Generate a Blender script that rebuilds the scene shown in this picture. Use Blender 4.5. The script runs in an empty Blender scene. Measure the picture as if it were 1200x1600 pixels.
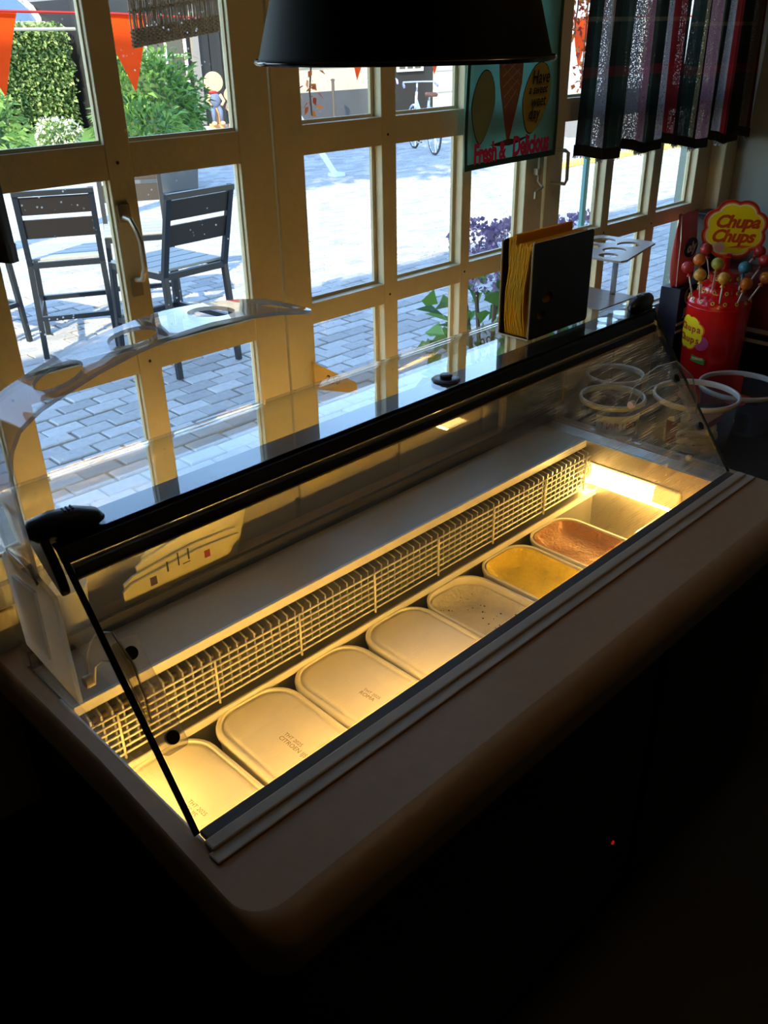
import bpy, bmesh, math, random
from math import sin, cos, pi, radians, hypot
from mathutils import Vector, Matrix
from mathutils.geometry import tessellate_polygon
random.seed(7)
SC = bpy.context.scene
COL = SC.collection
# ------------------------------------------------------------------ camera
cam = bpy.data.objects.new('camera', bpy.data.cameras.new('camera'))
COL.objects.link(cam)
cam.data.sensor_fit = 'VERTICAL'; cam.data.sensor_height = 36.0
cam.data.lens = 36.0 * 1361.4 / 1600.0
cam.data.clip_start = 0.02; cam.data.clip_end = 200
yaw, pitch, roll = 0.7712285, 0.50101107, -0.01925347
fwd = Vector((sin(yaw)*cos(pitch), cos(yaw)*cos(pitch), -sin(pitch)))
rgt = fwd.cross(Vector((0, 0, 1))).normalized(); upv = rgt.cross(fwd)
r2 = cos(roll)*rgt + sin(roll)*upv; u2 = -sin(roll)*rgt + cos(roll)*upv
mw = Matrix((( r2.x, u2.x, -fwd.x, -0.38562), (r2.y, u2.y, -fwd.y, -0.77565), (r2.z, u2.z, -fwd.z, 0.95), (0, 0, 0, 1)))
cam.matrix_world = mw
SC.camera = cam
# ------------------------------------------------------------------ light and exposure
SC.view_settings.view_transform = 'Standard'; SC.view_settings.look = 'None'
SC.view_settings.gamma = 1.0; SC.view_settings.use_curve_mapping = False
SC.view_settings.exposure = 1.76
W = bpy.data.worlds.new('sky_world'); SC.world = W; W.use_nodes = True
wn = W.node_tree.nodes; wl = W.node_tree.links
sky = wn.new('ShaderNodeTexSky'); sky.sky_type = 'NISHITA'; sky.sun_disc = False
SUN_EL, SUN_TRAVEL = radians(34), Vector((0.80, 0.45, 0)).normalized()
sky.sun_elevation = SUN_EL; sky.ozone_density = 1.8; sky.dust_density = 0.3; sky.sun_rotation = math.atan2(-SUN_TRAVEL.x, -SUN_TRAVEL.y)
wn['Background'].inputs['Strength'].default_value = 0.30
wl.new(sky.outputs[0], wn['Background'].inputs[0])
sun = bpy.data.objects.new('sun', bpy.data.lights.new('sun', 'SUN')); COL.objects.link(sun)
sun.data.energy = 3.4; sun.data.color = (1.0, 0.80, 0.52); sun.data.angle = radians(0.6)
sd = Vector((SUN_TRAVEL.x*cos(SUN_EL), SUN_TRAVEL.y*cos(SUN_EL), -sin(SUN_EL)))
sun.rotation_euler = sd.to_track_quat('-Z', 'Y').to_euler()
sun.location = (-8, -6, 12)
LAMP_W = 2.6      # strength of the end lamp tubes in the display case
FLOOR = -0.85
# ------------------------------------------------------------------ materials
MATS = {}
def M(name, col, rough=0.5, metal=0.0, var=0.0, scale=20.0, bump=0.0, bscale=60.0, spec=0.5, emit=None, es=0.0, trans=0.0, stretch=None, coat=0.0):
    if name in MATS: return MATS[name]
    m = bpy.data.materials.new(name); m.use_nodes = True
    n = m.node_tree.nodes; l = m.node_tree.links; b = n['Principled BSDF']
    b.inputs['Base Color'].default_value = (*col, 1); b.inputs['Roughness'].default_value = rough
    b.inputs['Metallic'].default_value = metal; b.inputs['Specular IOR Level'].default_value = spec
    b.inputs['Transmission Weight'].default_value = trans
    b.inputs['Coat Weight'].default_value = coat
    if emit: b.inputs['Emission Color'].default_value = (*emit, 1); b.inputs['Emission Strength'].default_value = es
    if var > 0 or bump > 0:
        tc = n.new('ShaderNodeTexCoord'); mp = n.new('ShaderNodeMapping'); l.new(tc.outputs['Object'], mp.inputs[0])
        if stretch: mp.inputs['Scale'].default_value = stretch
    if var > 0:
        nz = n.new('ShaderNodeTexNoise'); nz.inputs['Scale'].default_value = scale; nz.inputs['Detail'].default_value = 5
        l.new(mp.outputs[0], nz.inputs['Vector'])
        mx = n.new('ShaderNodeMix'); mx.data_type = 'RGBA'
        mx.inputs[6].default_value = (*[max(0, c*(1-var)) for c in col], 1); mx.inputs[7].default_value = (*[min(1, c*(1+var)) for c in col], 1)
        l.new(nz.outputs[0], mx.inputs[0]); l.new(mx.outputs[2], b.inputs['Base Color'])
    if bump > 0:
        nb = n.new('ShaderNodeTexNoise'); nb.inputs['Scale'].default_value = bscale; nb.inputs['Detail'].default_value = 6
        l.new(mp.outputs[0], nb.inputs['Vector'])
        bp = n.new('ShaderNodeBump'); bp.inputs['Strength'].default_value = bump; bp.inputs['Distance'].default_value = 0.01
        l.new(nb.outputs[0], bp.inputs['Height']); l.new(bp.outputs[0], b.inputs['Normal'])
    MATS[name] = m
    return m
def glass_mat(name, tint=(1, 1, 1), ior=1.5, haze=0.0, dust=0.0, scratch=0.0, rough=0.0, gain=1.0):
    """clear sheet: straight-through transmission, Fresnel reflection, optional dust and scratches"""
    if name in MATS: return MATS[name]
    m = bpy.data.materials.new(name); m.use_nodes = True
    n = m.node_tree.nodes; l = m.node_tree.links; n.remove(n['Principled BSDF']); out = n['Material Output']
    tr = n.new('ShaderNodeBsdfTransparent'); tr.inputs[0].default_value = (*tint, 1)
    gl = n.new('ShaderNodeBsdfGlossy'); gl.inputs['Roughness'].default_value = rough
    fr = n.new('ShaderNodeFresnel'); fr.inputs[0].default_value = ior
    # same reflectance whichever side a ray meets
    geo = n.new('ShaderNodeNewGeometry'); ml = n.new('ShaderNodeMath'); ml.operation = 'MULTIPLY'; ml.inputs[1].default_value = gain
    lw = n.new('ShaderNodeLayerWeight'); lw.inputs[0].default_value = 0.5
    dotp = n.new('ShaderNodeVectorMath'); dotp.operation = 'DOT_PRODUCT'
    l.new(geo.outputs['Incoming'], dotp.inputs[0]); l.new(geo.outputs['Normal'], dotp.inputs[1])
    ab = n.new('ShaderNodeMath'); ab.operation = 'ABSOLUTE'; l.new(dotp.outputs['Value'], ab.inputs[0])
    om = n.new('ShaderNodeMath'); om.operation = 'SUBTRACT'; om.inputs[0].default_value = 1.0; l.new(ab.outputs[0], om.inputs[1])
    pw = n.new('ShaderNodeMath'); pw.operation = 'POWER'; pw.inputs[1].default_value = 5.0; l.new(om.outputs[0], pw.inputs[0])
    f0 = ((ior-1)/(ior+1))**2
    sc = n.new('ShaderNodeMath'); sc.operation = 'MULTIPLY_ADD'; sc.inputs[1].default_value = 1-f0; sc.inputs[2].default_value = f0
    l.new(pw.outputs[0], sc.inputs[0]); l.new(sc.outputs[0], ml.inputs[0]); n.remove(fr); n.remove(lw)
    mx = n.new('ShaderNodeMixShader'); l.new(ml.outputs[0], mx.inputs[0]); l.new(tr.outputs[0], mx.inputs[1]); l.new(gl.outputs[0], mx.inputs[2])
    last = mx
    tc = n.new('ShaderNodeTexCoord')
    def over(fac_socket, amount, col, last):
        df = n.new('ShaderNodeBsdfDiffuse'); df.inputs[0].default_value = (*col, 1)
        tl = n.new('ShaderNodeBsdfTranslucent'); tl.inputs[0].default_value = (*col, 1)
        dm = n.new('ShaderNodeMixShader'); l.new(df.outputs[0], dm.inputs[1]); l.new(tl.outputs[0], dm.inputs[2])
        mm = n.new('ShaderNodeMixShader')
        if fac_socket is None: mm.inputs[0].default_value = amount
        else:
            k = n.new('ShaderNodeMath'); k.operation = 'MULTIPLY'; k.inputs[1].default_value = amount
            l.new(fac_socket, k.inputs[0]); l.new(k.outputs[0], mm.inputs[0])
        l.new(last.outputs[0], mm.inputs[1]); l.new(dm.outputs[0], mm.inputs[2])
        return mm
    if haze > 0: last = over(None, haze, (.8, .8, .8), last)
    if dust > 0:
        vo = n.new('ShaderNodeTexVoronoi'); vo.inputs['Scale'].default_value = 70
        l.new(tc.outputs['Object'], vo.inputs['Vector'])
        nz = n.new('ShaderNodeTexNoise'); nz.inputs['Scale'].default_value = 9; l.new(tc.outputs['Object'], nz.inputs['Vector'])
        th = n.new('ShaderNodeMapRange'); th.inputs[1].default_value = 0.08; th.inputs[2].default_value = 0.15; th.inputs[3].default_value = 1; th.inputs[4].default_value = 0
        l.new(vo.outputs['Distance'], th.inputs[0])
        t2 = n.new('ShaderNodeMapRange'); t2.inputs[1].default_value = 0.52; t2.inputs[2].default_value = 0.66
        l.new(nz.outputs[0], t2.inputs[0])
        k2 = n.new('ShaderNodeMath'); k2.operation = 'MULTIPLY'; l.new(th.outputs[0], k2.inputs[0]); l.new(t2.outputs[0], k2.inputs[1])
        last = over(k2.outputs[0], dust, (.9, .9, .9), last)
    if scratch > 0:
        for (sx, sy, rz) in ((9, 520, 0.6), (7, 600, -0.5), (12, 460, 1.1), (6, 640, 2.2)):
            mp = n.new('ShaderNodeMapping'); mp.inputs['Rotation'].default_value = (0, 0, rz); mp.inputs['Scale'].default_value = (sx, sy, 1)
            l.new(tc.outputs['Object'], mp.inputs[0])
            nz = n.new('ShaderNodeTexNoise'); nz.inputs['Scale'].default_value = 1.0; nz.inputs['Detail'].default_value = 2; nz.inputs['Distortion'].default_value = 0.25
            l.new(mp.outputs[0], nz.inputs['Vector'])
            th = n.new('ShaderNodeMapRange'); th.inputs[1].default_value = 0.63; th.inputs[2].default_value = 0.70
            l.new(nz.outputs[0], th.inputs[0])
            sp_ = n.new('ShaderNodeSeparateXYZ'); l.new(tc.outputs['Object'], sp_.inputs[0])
            wr = n.new('ShaderNodeMapRange'); wr.inputs[1].default_value = 0.85; wr.inputs[2].default_value = 1.40; wr.inputs[3].default_value = 0.06; l.new(sp_.outputs[0], wr.inputs[0])
            mk = n.new('ShaderNodeMath'); mk.operation = 'MULTIPLY'; l.new(th.outputs[0], mk.inputs[0]); l.new(wr.outputs[0], mk.inputs[1])
            last = over(mk.outputs[0], scratch, (.85, .82, .75), last)
    l.new(last.outputs[0], out.inputs[0])
    MATS[name] = m
    return m
# ------------------------------------------------------------------ mesh helpers
class MB:
    def __init__(s): s.v = []; s.f = []; s.uv = None
    def add(s, vs, fs):
        o = len(s.v); s.v += [tuple(v) for v in vs]; s.f += [tuple(i+o for i in f) for f in fs]; return s
    def box(s, x0, y0, z0, x1, y1, z1):
        return s.add([(x0,y0,z0),(x1,y0,z0),(x1,y1,z0),(x0,y1,z0),(x0,y0,z1),(x1,y0,z1),(x1,y1,z1),(x0,y1,z1)],
                     [(0,3,2,1),(4,5,6,7),(0,1,5,4),(1,2,6,5),(2,3,7,6),(3,0,4,7)])
    def beam(s, a, b, w, h, up=(0,0,1)):
        a = Vector(a); b = Vector(b); d = (b-a).normalized(); u = Vector(up)
        x = d.cross(u)
        if x.length < 1e-5: x = d.cross(Vector((0,1,0)))
        x.normalize(); y = x.cross(d)
        vs = []
        for p in (a, b):
            for sx, sy in ((-1,-1),(1,-1),(1,1),(-1,1)): vs.append(p + x*sx*w/2 + y*sy*h/2)
        return s.add(vs, [(0,1,2,3),(7,6,5,4),(0,4,5,1),(1,5,6,2),(2,6,7,3),(3,7,4,0)])
    def tube(s, pts, r, n=8, cap=True):
        pts = [Vector(p) for p in pts]; rs = r if isinstance(r, (list, tuple)) else [r]*len(pts)
        o = len(s.v); prev = None
        for i, p in enumerate(pts):
            d = (pts[min(i+1, len(pts)-1)] - pts[max(i-1, 0)]).normalized()
            if prev is None:
                x = d.cross(Vector((0,0,1)));
                if x.length < 1e-4: x = d.cross(Vector((0,1,0)))
            else: x = prev - d*prev.dot(d)
            x.normalize(); prev = x; y = d.cross(x)
            for k in range(n):
                a = 2*pi*k/n; s.v.append(tuple(p + (x*cos(a)+y*sin(a))*rs[i]))
        for i in range(len(pts)-1):
            for k in range(n):
                s.f.append((o+i*n+k, o+i*n+(k+1)%n, o+(i+1)*n+(k+1)%n, o+(i+1)*n+k))
        if cap:
            s.f.append(tuple(o+k for k in reversed(range(n)))); e = o+(len(pts)-1)*n; s.f.append(tuple(e+k for k in range(n)))
        return s
    def lathe(s, prof, c=(0,0,0), n=32, axis='z', sx=1.0, sy=1.0, close=False):
        o = len(s.v)
        for (r, z) in prof:
            for k in range(n):
                a = 2*pi*k/n; x, y = r*cos(a)*sx, r*sin(a)*sy
                p = (x, y, z) if axis == 'z' else ((z, x, y) if axis == 'x' else (x, z, y))
                s.v.append((p[0]+c[0], p[1]+c[1], p[2]+c[2]))
        m = len(prof)
        for i in range(m-1):
            for k in range(n):
                a, b, cc, d = o+i*n+k, o+i*n+(k+1)%n, o+(i+1)*n+(k+1)%n, o+(i+1)*n+k
                s.f.append((a,b,cc,d) if axis != 'y' else (d,cc,b,a))
        if prof[0][0] > 1e-6 and close: s.f.append(tuple(o+k for k in reversed(range(n))))
        if prof[-1][0] > 1e-6 and close: s.f.append(tuple(o+(m-1)*n+k for k in range(n)))
        return s
    def loft(s, loops, cap0=True, cap1=True):
        o = len(s.v); n = len(loops[0])
        for L in loops: s.v += [tuple(p) for p in L]
        for i in range(len(loops)-1):
            for k in range(n): s.f.append((o+i*n+k, o+i*n+(k+1)%n, o+(i+1)*n+(k+1)%n, o+(i+1)*n+k))
        if cap0: s.f.append(tuple(o+k for k in reversed(range(n))))
        if cap1: e = o+(len(loops)-1)*n; s.f.append(tuple(e+k for k in range(n)))
        return s
    def plate(s, outer, holes, to3, t):
        """flat plate with holes; 2-D loops mapped by to3(u, v, w); thickness t along w"""
        loops = [outer] + list(holes)
        tris = tessellate_polygon([[Vector((p[0], p[1], 0)) for p in L] for L in loops])
        flat = [p for L in loops for p in L]; N = len(flat); o = len(s.v)
        s.v += [tuple(to3(p[0], p[1], 0)) for p in flat] + [tuple(to3(p[0], p[1], t)) for p in flat]
        for a, b, c in tris: s.f.append((o+a, o+c, o+b)); s.f.append((o+N+a, o+N+b, o+N+c))
        b0 = 0
        for L in loops:
            n = len(L)
            for k in range(n): s.f.append((o+b0+k, o+b0+(k+1)%n, o+N+b0+(k+1)%n, o+N+b0+k))
            b0 += n
        return s
    def build(s, name, mat, parent=None, smooth=False, bevel=0.0, kind=None, fix=True, segs=2, auto=None):
        me = bpy.data.meshes.new(name); me.from_pydata(s.v, [], s.f); me.update()
        if s.uv:
            uvl = me.uv_layers.new(name='UVMap')
            for lp in me.loops: uvl.data[lp.index].uv = s.uv[lp.vertex_index]
        if fix:
            bm = bmesh.new(); bm.from_mesh(me); bmesh.ops.recalc_face_normals(bm, faces=bm.faces); bm.to_mesh(me); bm.free()
        if smooth:
            for p in me.polygons: p.use_smooth = True
        if auto: me.set_sharp_from_angle(angle=radians(auto))
        me.materials.append(mat)
        ob = bpy.data.objects.new(name, me); COL.objects.link(ob)
        if parent is not None:
            ob.parent = parent; ob.matrix_parent_inverse = Matrix.Translation(-Vector(parent.location))
        if bevel > 0:
            md = ob.modifiers.new('bevel', 'BEVEL'); md.width = bevel; md.segments = segs; md.limit_method = 'ANGLE'
        if kind: ob['kind'] = kind
        return ob
# Every mesh above is written in world coordinates; the parent inverse keeps it there (things have no rotation unless built local).
def local(ob):
    ob.matrix_parent_inverse = Matrix(); return ob
def thing(name, label, cat, loc=(0,0,0), group=None, kind=None, rz=0):
    o = bpy.data.objects.new(name, None); COL.objects.link(o); o.location = loc; o.rotation_euler = (0,0,rz); o.empty_display_size = 0.05
    if label: o['label'] = label
    if cat: o['category'] = cat
    if group: o['group'] = group
    if kind: o['kind'] = kind
    return o
def tag(o, label, cat, group=None, kind=None):
    o['label'] = label
    if cat: o['category'] = cat
    if group: o['group'] = group
    if kind: o['kind'] = kind
    return o
def dup(root, loc, rz=None, label=None, scale=None):
    r = root.copy(); COL.objects.link(r); r.location = loc
    if rz is not None: r.rotation_euler = (0,0,rz)
    if scale: r.scale = scale
    if label: r['label'] = label
    for ch in root.children:
        c = ch.copy(); COL.objects.link(c); c.parent = r
        for g in ch.children:
            d = g.copy(); COL.objects.link(d); d.parent = c
    return r
def text(s, name, size, mat, parent, loc, rx=(1,0,0), ry=(0,0,1), extrude=0.0004, shear=0.0, align='CENTER', bold=0.0, space=1.0, sx=1.0):
    cu = bpy.data.curves.new(name, 'FONT'); cu.body = s; cu.size = size; cu.extrude = extrude; cu.shear = shear
    cu.align_x = align; cu.align_y = 'CENTER'; cu.offset = bold; cu.resolution_u = 3; cu.space_character = space
    cu.materials.append(mat)
    tmp_ = bpy.data.objects.new(name, cu); COL.objects.link(tmp_)
    me = bpy.data.meshes.new_from_object(tmp_); bpy.data.objects.remove(tmp_); bpy.data.curves.remove(cu); me.name = name
    ob = bpy.data.objects.new(name, me); COL.objects.link(ob)
    X = Vector(rx).normalized(); Y = Vector(ry); Y = (Y - X*Y.dot(X)).normalized(); Z = X.cross(Y)
    mt = Matrix(((X.x*sx,Y.x,Z.x,loc[0]),(X.y*sx,Y.y,Z.y,loc[1]),(X.z*sx,Y.z,Z.z,loc[2]),(0,0,0,1)))
    if parent is not None:
        ob.parent = parent; ob.matrix_parent_inverse = Matrix.Translation(-Vector(parent.location))
    ob.matrix_basis = mt
    return ob
def rrect(x0, y0, x1, y1, R, n=6):
    L = []
    for cx, cy, a0 in ((x1-R, y1-R, 0), (x0+R, y1-R, pi/2), (x0+R, y0+R, pi), (x1-R, y0+R, 3*pi/2)):
        for k in range(n+1): a = a0 + k*pi/2/n; L.append((cx+R*cos(a), cy+R*sin(a)))
    return L
def circ(cx, cy, rx, ry=None, n=20, a0=0):
    ry = rx if ry is None else ry
    return [(cx+rx*cos(a0+2*pi*k/n), cy+ry*sin(a0+2*pi*k/n)) for k in range(n)]
# ------------------------------------------------------------------ palette
cream = M('cream_paint', (0.68, 0.60, 0.37), 0.42, var=0.10, scale=14, bump=0.12, bscale=70)
cream2 = M('cream_panel', (0.58, 0.48, 0.28), 0.45, var=0.12, scale=9, bump=0.1)
dark = M('black_plastic', (0.012, 0.012, 0.013), 0.35)
rubber = M('black_rubber', (0.01, 0.01, 0.01), 0.6)
steel = M('brushed_steel', (0.52, 0.50, 0.47), 0.34, 0.9, var=0.12, scale=8, stretch=(1, 60, 60))
greymetal = M('grey_enamel', (0.46, 0.40, 0.32), 0.42, 0.05, var=0.06, scale=6)
whitemetal = M('white_enamel', (0.74, 0.72, 0.66), 0.35, 0.0, var=0.05, scale=12)
fin_m = M('fin_aluminium', (0.55, 0.54, 0.50), 0.38, 0.75)
plastic_w = M('white_plastic', (0.80, 0.75, 0.62), 0.38, var=0.03, scale=8)
laminate = M('grey_laminate', (0.40, 0.25, 0.135), 0.42, var=0.10, scale=40)
cab = M('dark_cabinet', (0.035, 0.030, 0.027), 0.5, var=0.2, scale=8)
ink = M('black_ink', (0.02, 0.02, 0.02), 0.6)
greyink = M('grey_ink', (0.25, 0.20, 0.12), 0.7)
glass_win = glass_mat('window_glass', (0.97, 0.99, 0.98), dust=0.85)
glass_case = glass_mat('case_glass', (0.965, 0.985, 0.975), haze=0.004)
glass_top = glass_mat('case_top_glass', (0.965, 0.985, 0.98), haze=0.008, gain=1.3)
plexi = glass_mat('scratched_plexiglass', (0.93, 0.94, 0.92), haze=0.012, scratch=0.36)
acryl = glass_mat('clear_acrylic', (0.86, 0.84, 0.82), haze=0.10, gain=1.6)
acryl_arm = glass_mat('clear_arm_acrylic', (0.95, 0.94, 0.92), haze=0.03)
acryl_edge = glass_mat('acrylic_edge', (0.55, 0.50, 0.45), haze=0.28, gain=2.0)
glass_edge = M('green_glass_edge', (0.004, 0.020, 0.015), 0.12)
# ================================================================== THE ROOM
def struct(name, mb, mat, parent=None, **k):
    o = mb.build(name, mat, parent, **k); o['kind'] = 'structure'; return o
floor_m = M('dark_floor', (0.05, 0.042, 0.036), 0.45, var=0.2, scale=5)
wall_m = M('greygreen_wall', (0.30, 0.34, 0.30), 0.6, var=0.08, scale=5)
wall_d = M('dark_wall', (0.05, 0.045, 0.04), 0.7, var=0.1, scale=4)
out_m = M('dark_outer_wall', (0.30, 0.27, 0.22), 0.7, var=0.1, scale=4)
struct('floor', MB().box(-2.2, -3.0, FLOOR-0.06, 2.5, 0.66, FLOOR), floor_m)
struct('ceiling', MB().box(-2.2, -3.0, 1.75, 2.5, 0.60, 1.80), M('ceiling_paint', (0.45, 0.42, 0.36), 0.8))
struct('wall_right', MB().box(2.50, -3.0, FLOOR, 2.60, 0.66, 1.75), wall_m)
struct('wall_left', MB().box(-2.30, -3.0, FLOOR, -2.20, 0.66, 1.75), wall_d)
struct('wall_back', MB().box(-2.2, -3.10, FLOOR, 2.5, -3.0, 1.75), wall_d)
# wall with the windows: dado below, masonry above
YW, YO = 0.600, 0.660
wf = struct('wall_front', MB().box(-2.2, YW+0.005, FLOOR, 2.5, YO, 0.083), cream2)
for i in range(14):
    x = 0.0485 - 0.32*7 + i*0.32
    if -2.2 < x < 2.3: MB().box(x, YW-0.004, FLOOR+0.1, x+0.305, YW+0.005, 0.075).build('panel', cream2, wf, bevel=0.003)
struct('wall_front_upper', MB().box(-2.3, YW, 1.14, 2.6, YO, 1.80), cream)
struct('roof', MB().box(-14, -3.2, 1.80, 14, YO, 4.75), out_m)
struct('trim_1', MB().box(-2.2, YW-0.012, 0.086, 2.5, YO, 0.128), M('grey_sill', (0.20, 0.20, 0.19), 0.4))
struct('trim_2', MB().box(2.424, YW-0.045, 0.13, 2.5, YO, 1.14), cream, bevel=0.004)
YG = 0.629   # room face of the panes
ROWS = [(0.170, 0.423), (0.466, 0.751), (0.804, 1.090)]
seal_m = M('dark_glazing_seal', (0.03, 0.03, 0.03), 0.6, var=0.3, scale=60)
screw_m = M('dark_screw_hole', (0.02, 0.018, 0.015), 0.7)
def leaf(name, x0, x1, cols, YG, bt):
    YO = YG+.009
    w = thing(name, None, None, ((x0+x1)/2, YW, 0.13), kind='structure')
    xs = [x0] + [c for col in cols for c in col] + [x1]
    for i in range(0, len(xs), 2):
        nm = 'stile' if i in (0, len(xs)-2) else 'mullion'
        MB().box(xs[i], YW, 0.13, xs[i+1], YO, 1.14).build(nm, cream, w, bevel=0.002)
    zs = [0.13] + [z for r in ROWS for z in r] + [1.14]
    for i in range(0, len(zs), 2):
        mb = MB()
        for a, b in cols: mb.box(a, YW+0.001, zs[i], b, YO-0.001, zs[i+1])
        for j, (a, b) in enumerate(cols):
            MB().box(a, YW+0.001, zs[i], b, YO-0.001, zs[i+1]).build('rail', cream, w)
    for j, (a, b) in enumerate(cols):
        for z0, z1 in ROWS:
            MB().box(a-0.004, YG, z0-0.004, b+0.004, YG+0.004, z1+0.004).build('pane', glass_win, w)
            # glazing beads round the pane
            mb = MB(); t = bt
            mb.box(b-t, YG-0.007, z0, b, YG, z1)
            mb.box(a, YG-0.006, z0, b-t, YG, z0+0.006)
            mb.build('glazing_bead', cream, w)
    # screw heads where bars cross
    for (a, b), (c, d) in zip(cols[:-1], cols[1:]):
        for (z0, z1), (z2, z3) in zip(ROWS[:-1], ROWS[1:]):
            MB().lathe([(0.0, -0.0012), (0.0022, -0.0012), (0.0028, 0.0)], ((b+c)/2+random.uniform(-.004,.004), YW, (z1+z2)/2+random.uniform(-.008,.004)), 10, 'y').build('screw', screw_m, w)
    return w
w1 = leaf('window_1', -0.195, 0.684, [(-0.12,0.088),(0.144,0.347),(0.393,0.609)], 0.616, 0.003)
w2 = leaf('window_2', 0.689, 1.533, [(0.758,0.966),(1.008,1.222),(1.254,1.459)], 0.629, 0.009)
w3 = leaf('window_3', 1.545, 2.42, [(1.613,1.820),(1.857,2.072),(2.120,2.335)], 0.629, 0.009)
struct('wall_front_side', MB().box(-2.2, YW, 0.13, -0.20, YO, 1.14), cream)
for z0, z1 in ROWS:   # dark sealing strip beside the post
    MB().box(0.7585, YG+0.005, z0-0.003, 0.785, YG+0.022, z1+0.003).build('seal_strip', seal_m, w2)
handle_m = M('worn_cream_metal', (0.45, 0.40, 0.30), 0.35, 0.4)
MB().tube([(0.36,0.60,0.693),(0.362,0.578,0.690),(0.364,0.566,0.672),(0.366,0.562,0.655),(0.366,0.562,0.612),(0.366,0.575,0.592),(0.366,0.60,0.588)], 0.0045, 8).box(0.352,0.597,0.684,0.374,0.600,0.712).box(0.355,0.597,0.560,0.377,0.600,0.590).build('handle', handle_m, w1, smooth=True, auto=40)
MB().tube([(1.492,0.585,1.0),(1.492,0.585,0.625),(1.492,0.570,0.612),(1.470,0.566,0.609),(1.458,0.566,0.604),(1.458,0.566,0.590)], 0.0035, 8).box(1.484,0.583,0.64,1.500,0.601,0.655).build('bolt_rod', handle_m, w2, smooth=True, auto=40)
MB().tube([(1.570,0.600,0.690),(1.572,0.566,0.690),(1.576,0.560,0.685),(1.578,0.560,0.622),(1.574,0.562,0.612),(1.566,0.600,0.612)], 0.0045, 8).build('handle', handle_m, w3, smooth=True, auto=40)
struct('trim_3', MB().box(2.60, 0.70, FLOOR, 2.72, 0.80, 1.2), M('teal_post', (0.16, 0.22, 0.20), 0.45, bump=0.2, bscale=90))
struct('trim_4', MB().box(1.795, 0.648, 0.13, 1.812, 0.658, 1.1), M('teal_strip', (0.10, 0.30, 0.31), 0.4))
# ================================================================== OUTDOORS
sand = M('joint_sand', (0.20, 0.19, 0.165), 0.9, var=0.25, scale=12, bump=0.3)
def brick_mat(name, base):
    m = M(name, base, 0.75, var=0.22, scale=30, bump=0.35, bscale=120)
    n = m.node_tree.nodes; l = m.node_tree.links
    oi = n.new('ShaderNodeObjectInfo'); b = n['Principled BSDF']
    src = b.inputs['Base Color'].links[0].from_socket
    hs = n.new('ShaderNodeHueSaturation'); mr = n.new('ShaderNodeMapRange'); mr.inputs[3].default_value = 0.8; mr.inputs[4].default_value = 1.2
    geo = n.new('ShaderNodeNewGeometry')
    ad = n.new('ShaderNodeMath'); ad.operation = 'ADD'; l.new(oi.outputs['Random'], ad.inputs[0]); l.new(geo.outputs['Random Per Island'], ad.inputs[1])
    fr = n.new('ShaderNodeMath'); fr.operation = 'FRACT'; l.new(ad.outputs[0], fr.inputs[0])
    l.new(fr.outputs[0], mr.inputs[0]); l.new(mr.outputs[0], hs.inputs['Value']); l.new(src, hs.inputs['Color']); l.new(hs.outputs[0], b.inputs['Base Color'])
    return m
bm1 = brick_mat('grey_paver', (0.37, 0.385, 0.40))
ground = struct('ground', MB().box(-30, 0.66, FLOOR-0.30, 60, 60, FLOOR-0.012), sand)
BW, BH = 0.215, 0.118
def brick_box(mb, cx, cy, dz):
    x0, x1, y0, y1 = cx-BW/2+0.006, cx+BW/2-0.006, cy-BH/2+0.005, cy+BH/2-0.005
    z0, z1, b = FLOOR-0.02, FLOOR+dz, 0.006
    return mb.add([(x0,y0,z0),(x1,y0,z0),(x1,y1,z0),(x0,y1,z0),(x0,y0,z1-b),(x1,y0,z1-b),(x1,y1,z1-b),(x0,y1,z1-b),(x0+b,y0+b,z1),(x1-b,y0+b,z1),(x1-b,y1-b,z1),(x0+b,y1-b,z1)],
        [(0,1,5,4),(1,2,6,5),(2,3,7,6),(3,0,4,7),(4,5,9,8),(5,6,10,9),(6,7,11,10),(7,4,8,11),(8,9,10,11)])
protos = [brick_box(MB(), 0, 0, 0.0).build('brick', bm1, ground)]
bricks = []
rows = int((13.0-0.72)/BH)
for r in range(rows):
    cy = 0.76 + r*BH
    for c in range(int(15/BW)):
        cx = 0.2 + (c + (0.5 if r % 2 else 0))*BW
        a = (cx+0.386)/(cy+0.776)
        if not (0.28 < a < 2.3): continue
        bricks.append((cx, cy))
near = [b for b in bricks if 0.36 < (b[0]+0.386)/(b[1]+0.776) < 1.12 and b[1] > 2.75]
near.sort(key=lambda b: hypot(b[0]+0.386, b[1]+0.776)); near = near[:299]; ns = set(near)
for i, (cx, cy) in enumerate(near):
    o = protos[0] if i == 0 else protos[0].copy()
    if i: COL.objects.link(o)
    o.location = (cx, cy, random.uniform(-0.004, 0.003)); o.rotation_euler = (random.uniform(-.012,.012), random.uniform(-.008,.008), random.uniform(-.02,.02))
mb = MB()
for (cx, cy) in bricks:
    if (cx, cy) not in ns: brick_box(mb, cx+random.uniform(-.003,.003), cy+random.uniform(-.003,.003), random.uniform(-0.004, 0.003))
mb.build('far_bricks', bm1, ground, kind='stuff', fix=False)
# grass verge and kerb
verge = struct('lawn', MB().box(6.2, 16.4, FLOOR-0.02, 10.15, 19.6, FLOOR+0.03), M('lawn_green', (0.10, 0.22, 0.04), 0.9, var=0.4, scale=60, bump=0.6, bscale=160))
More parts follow.
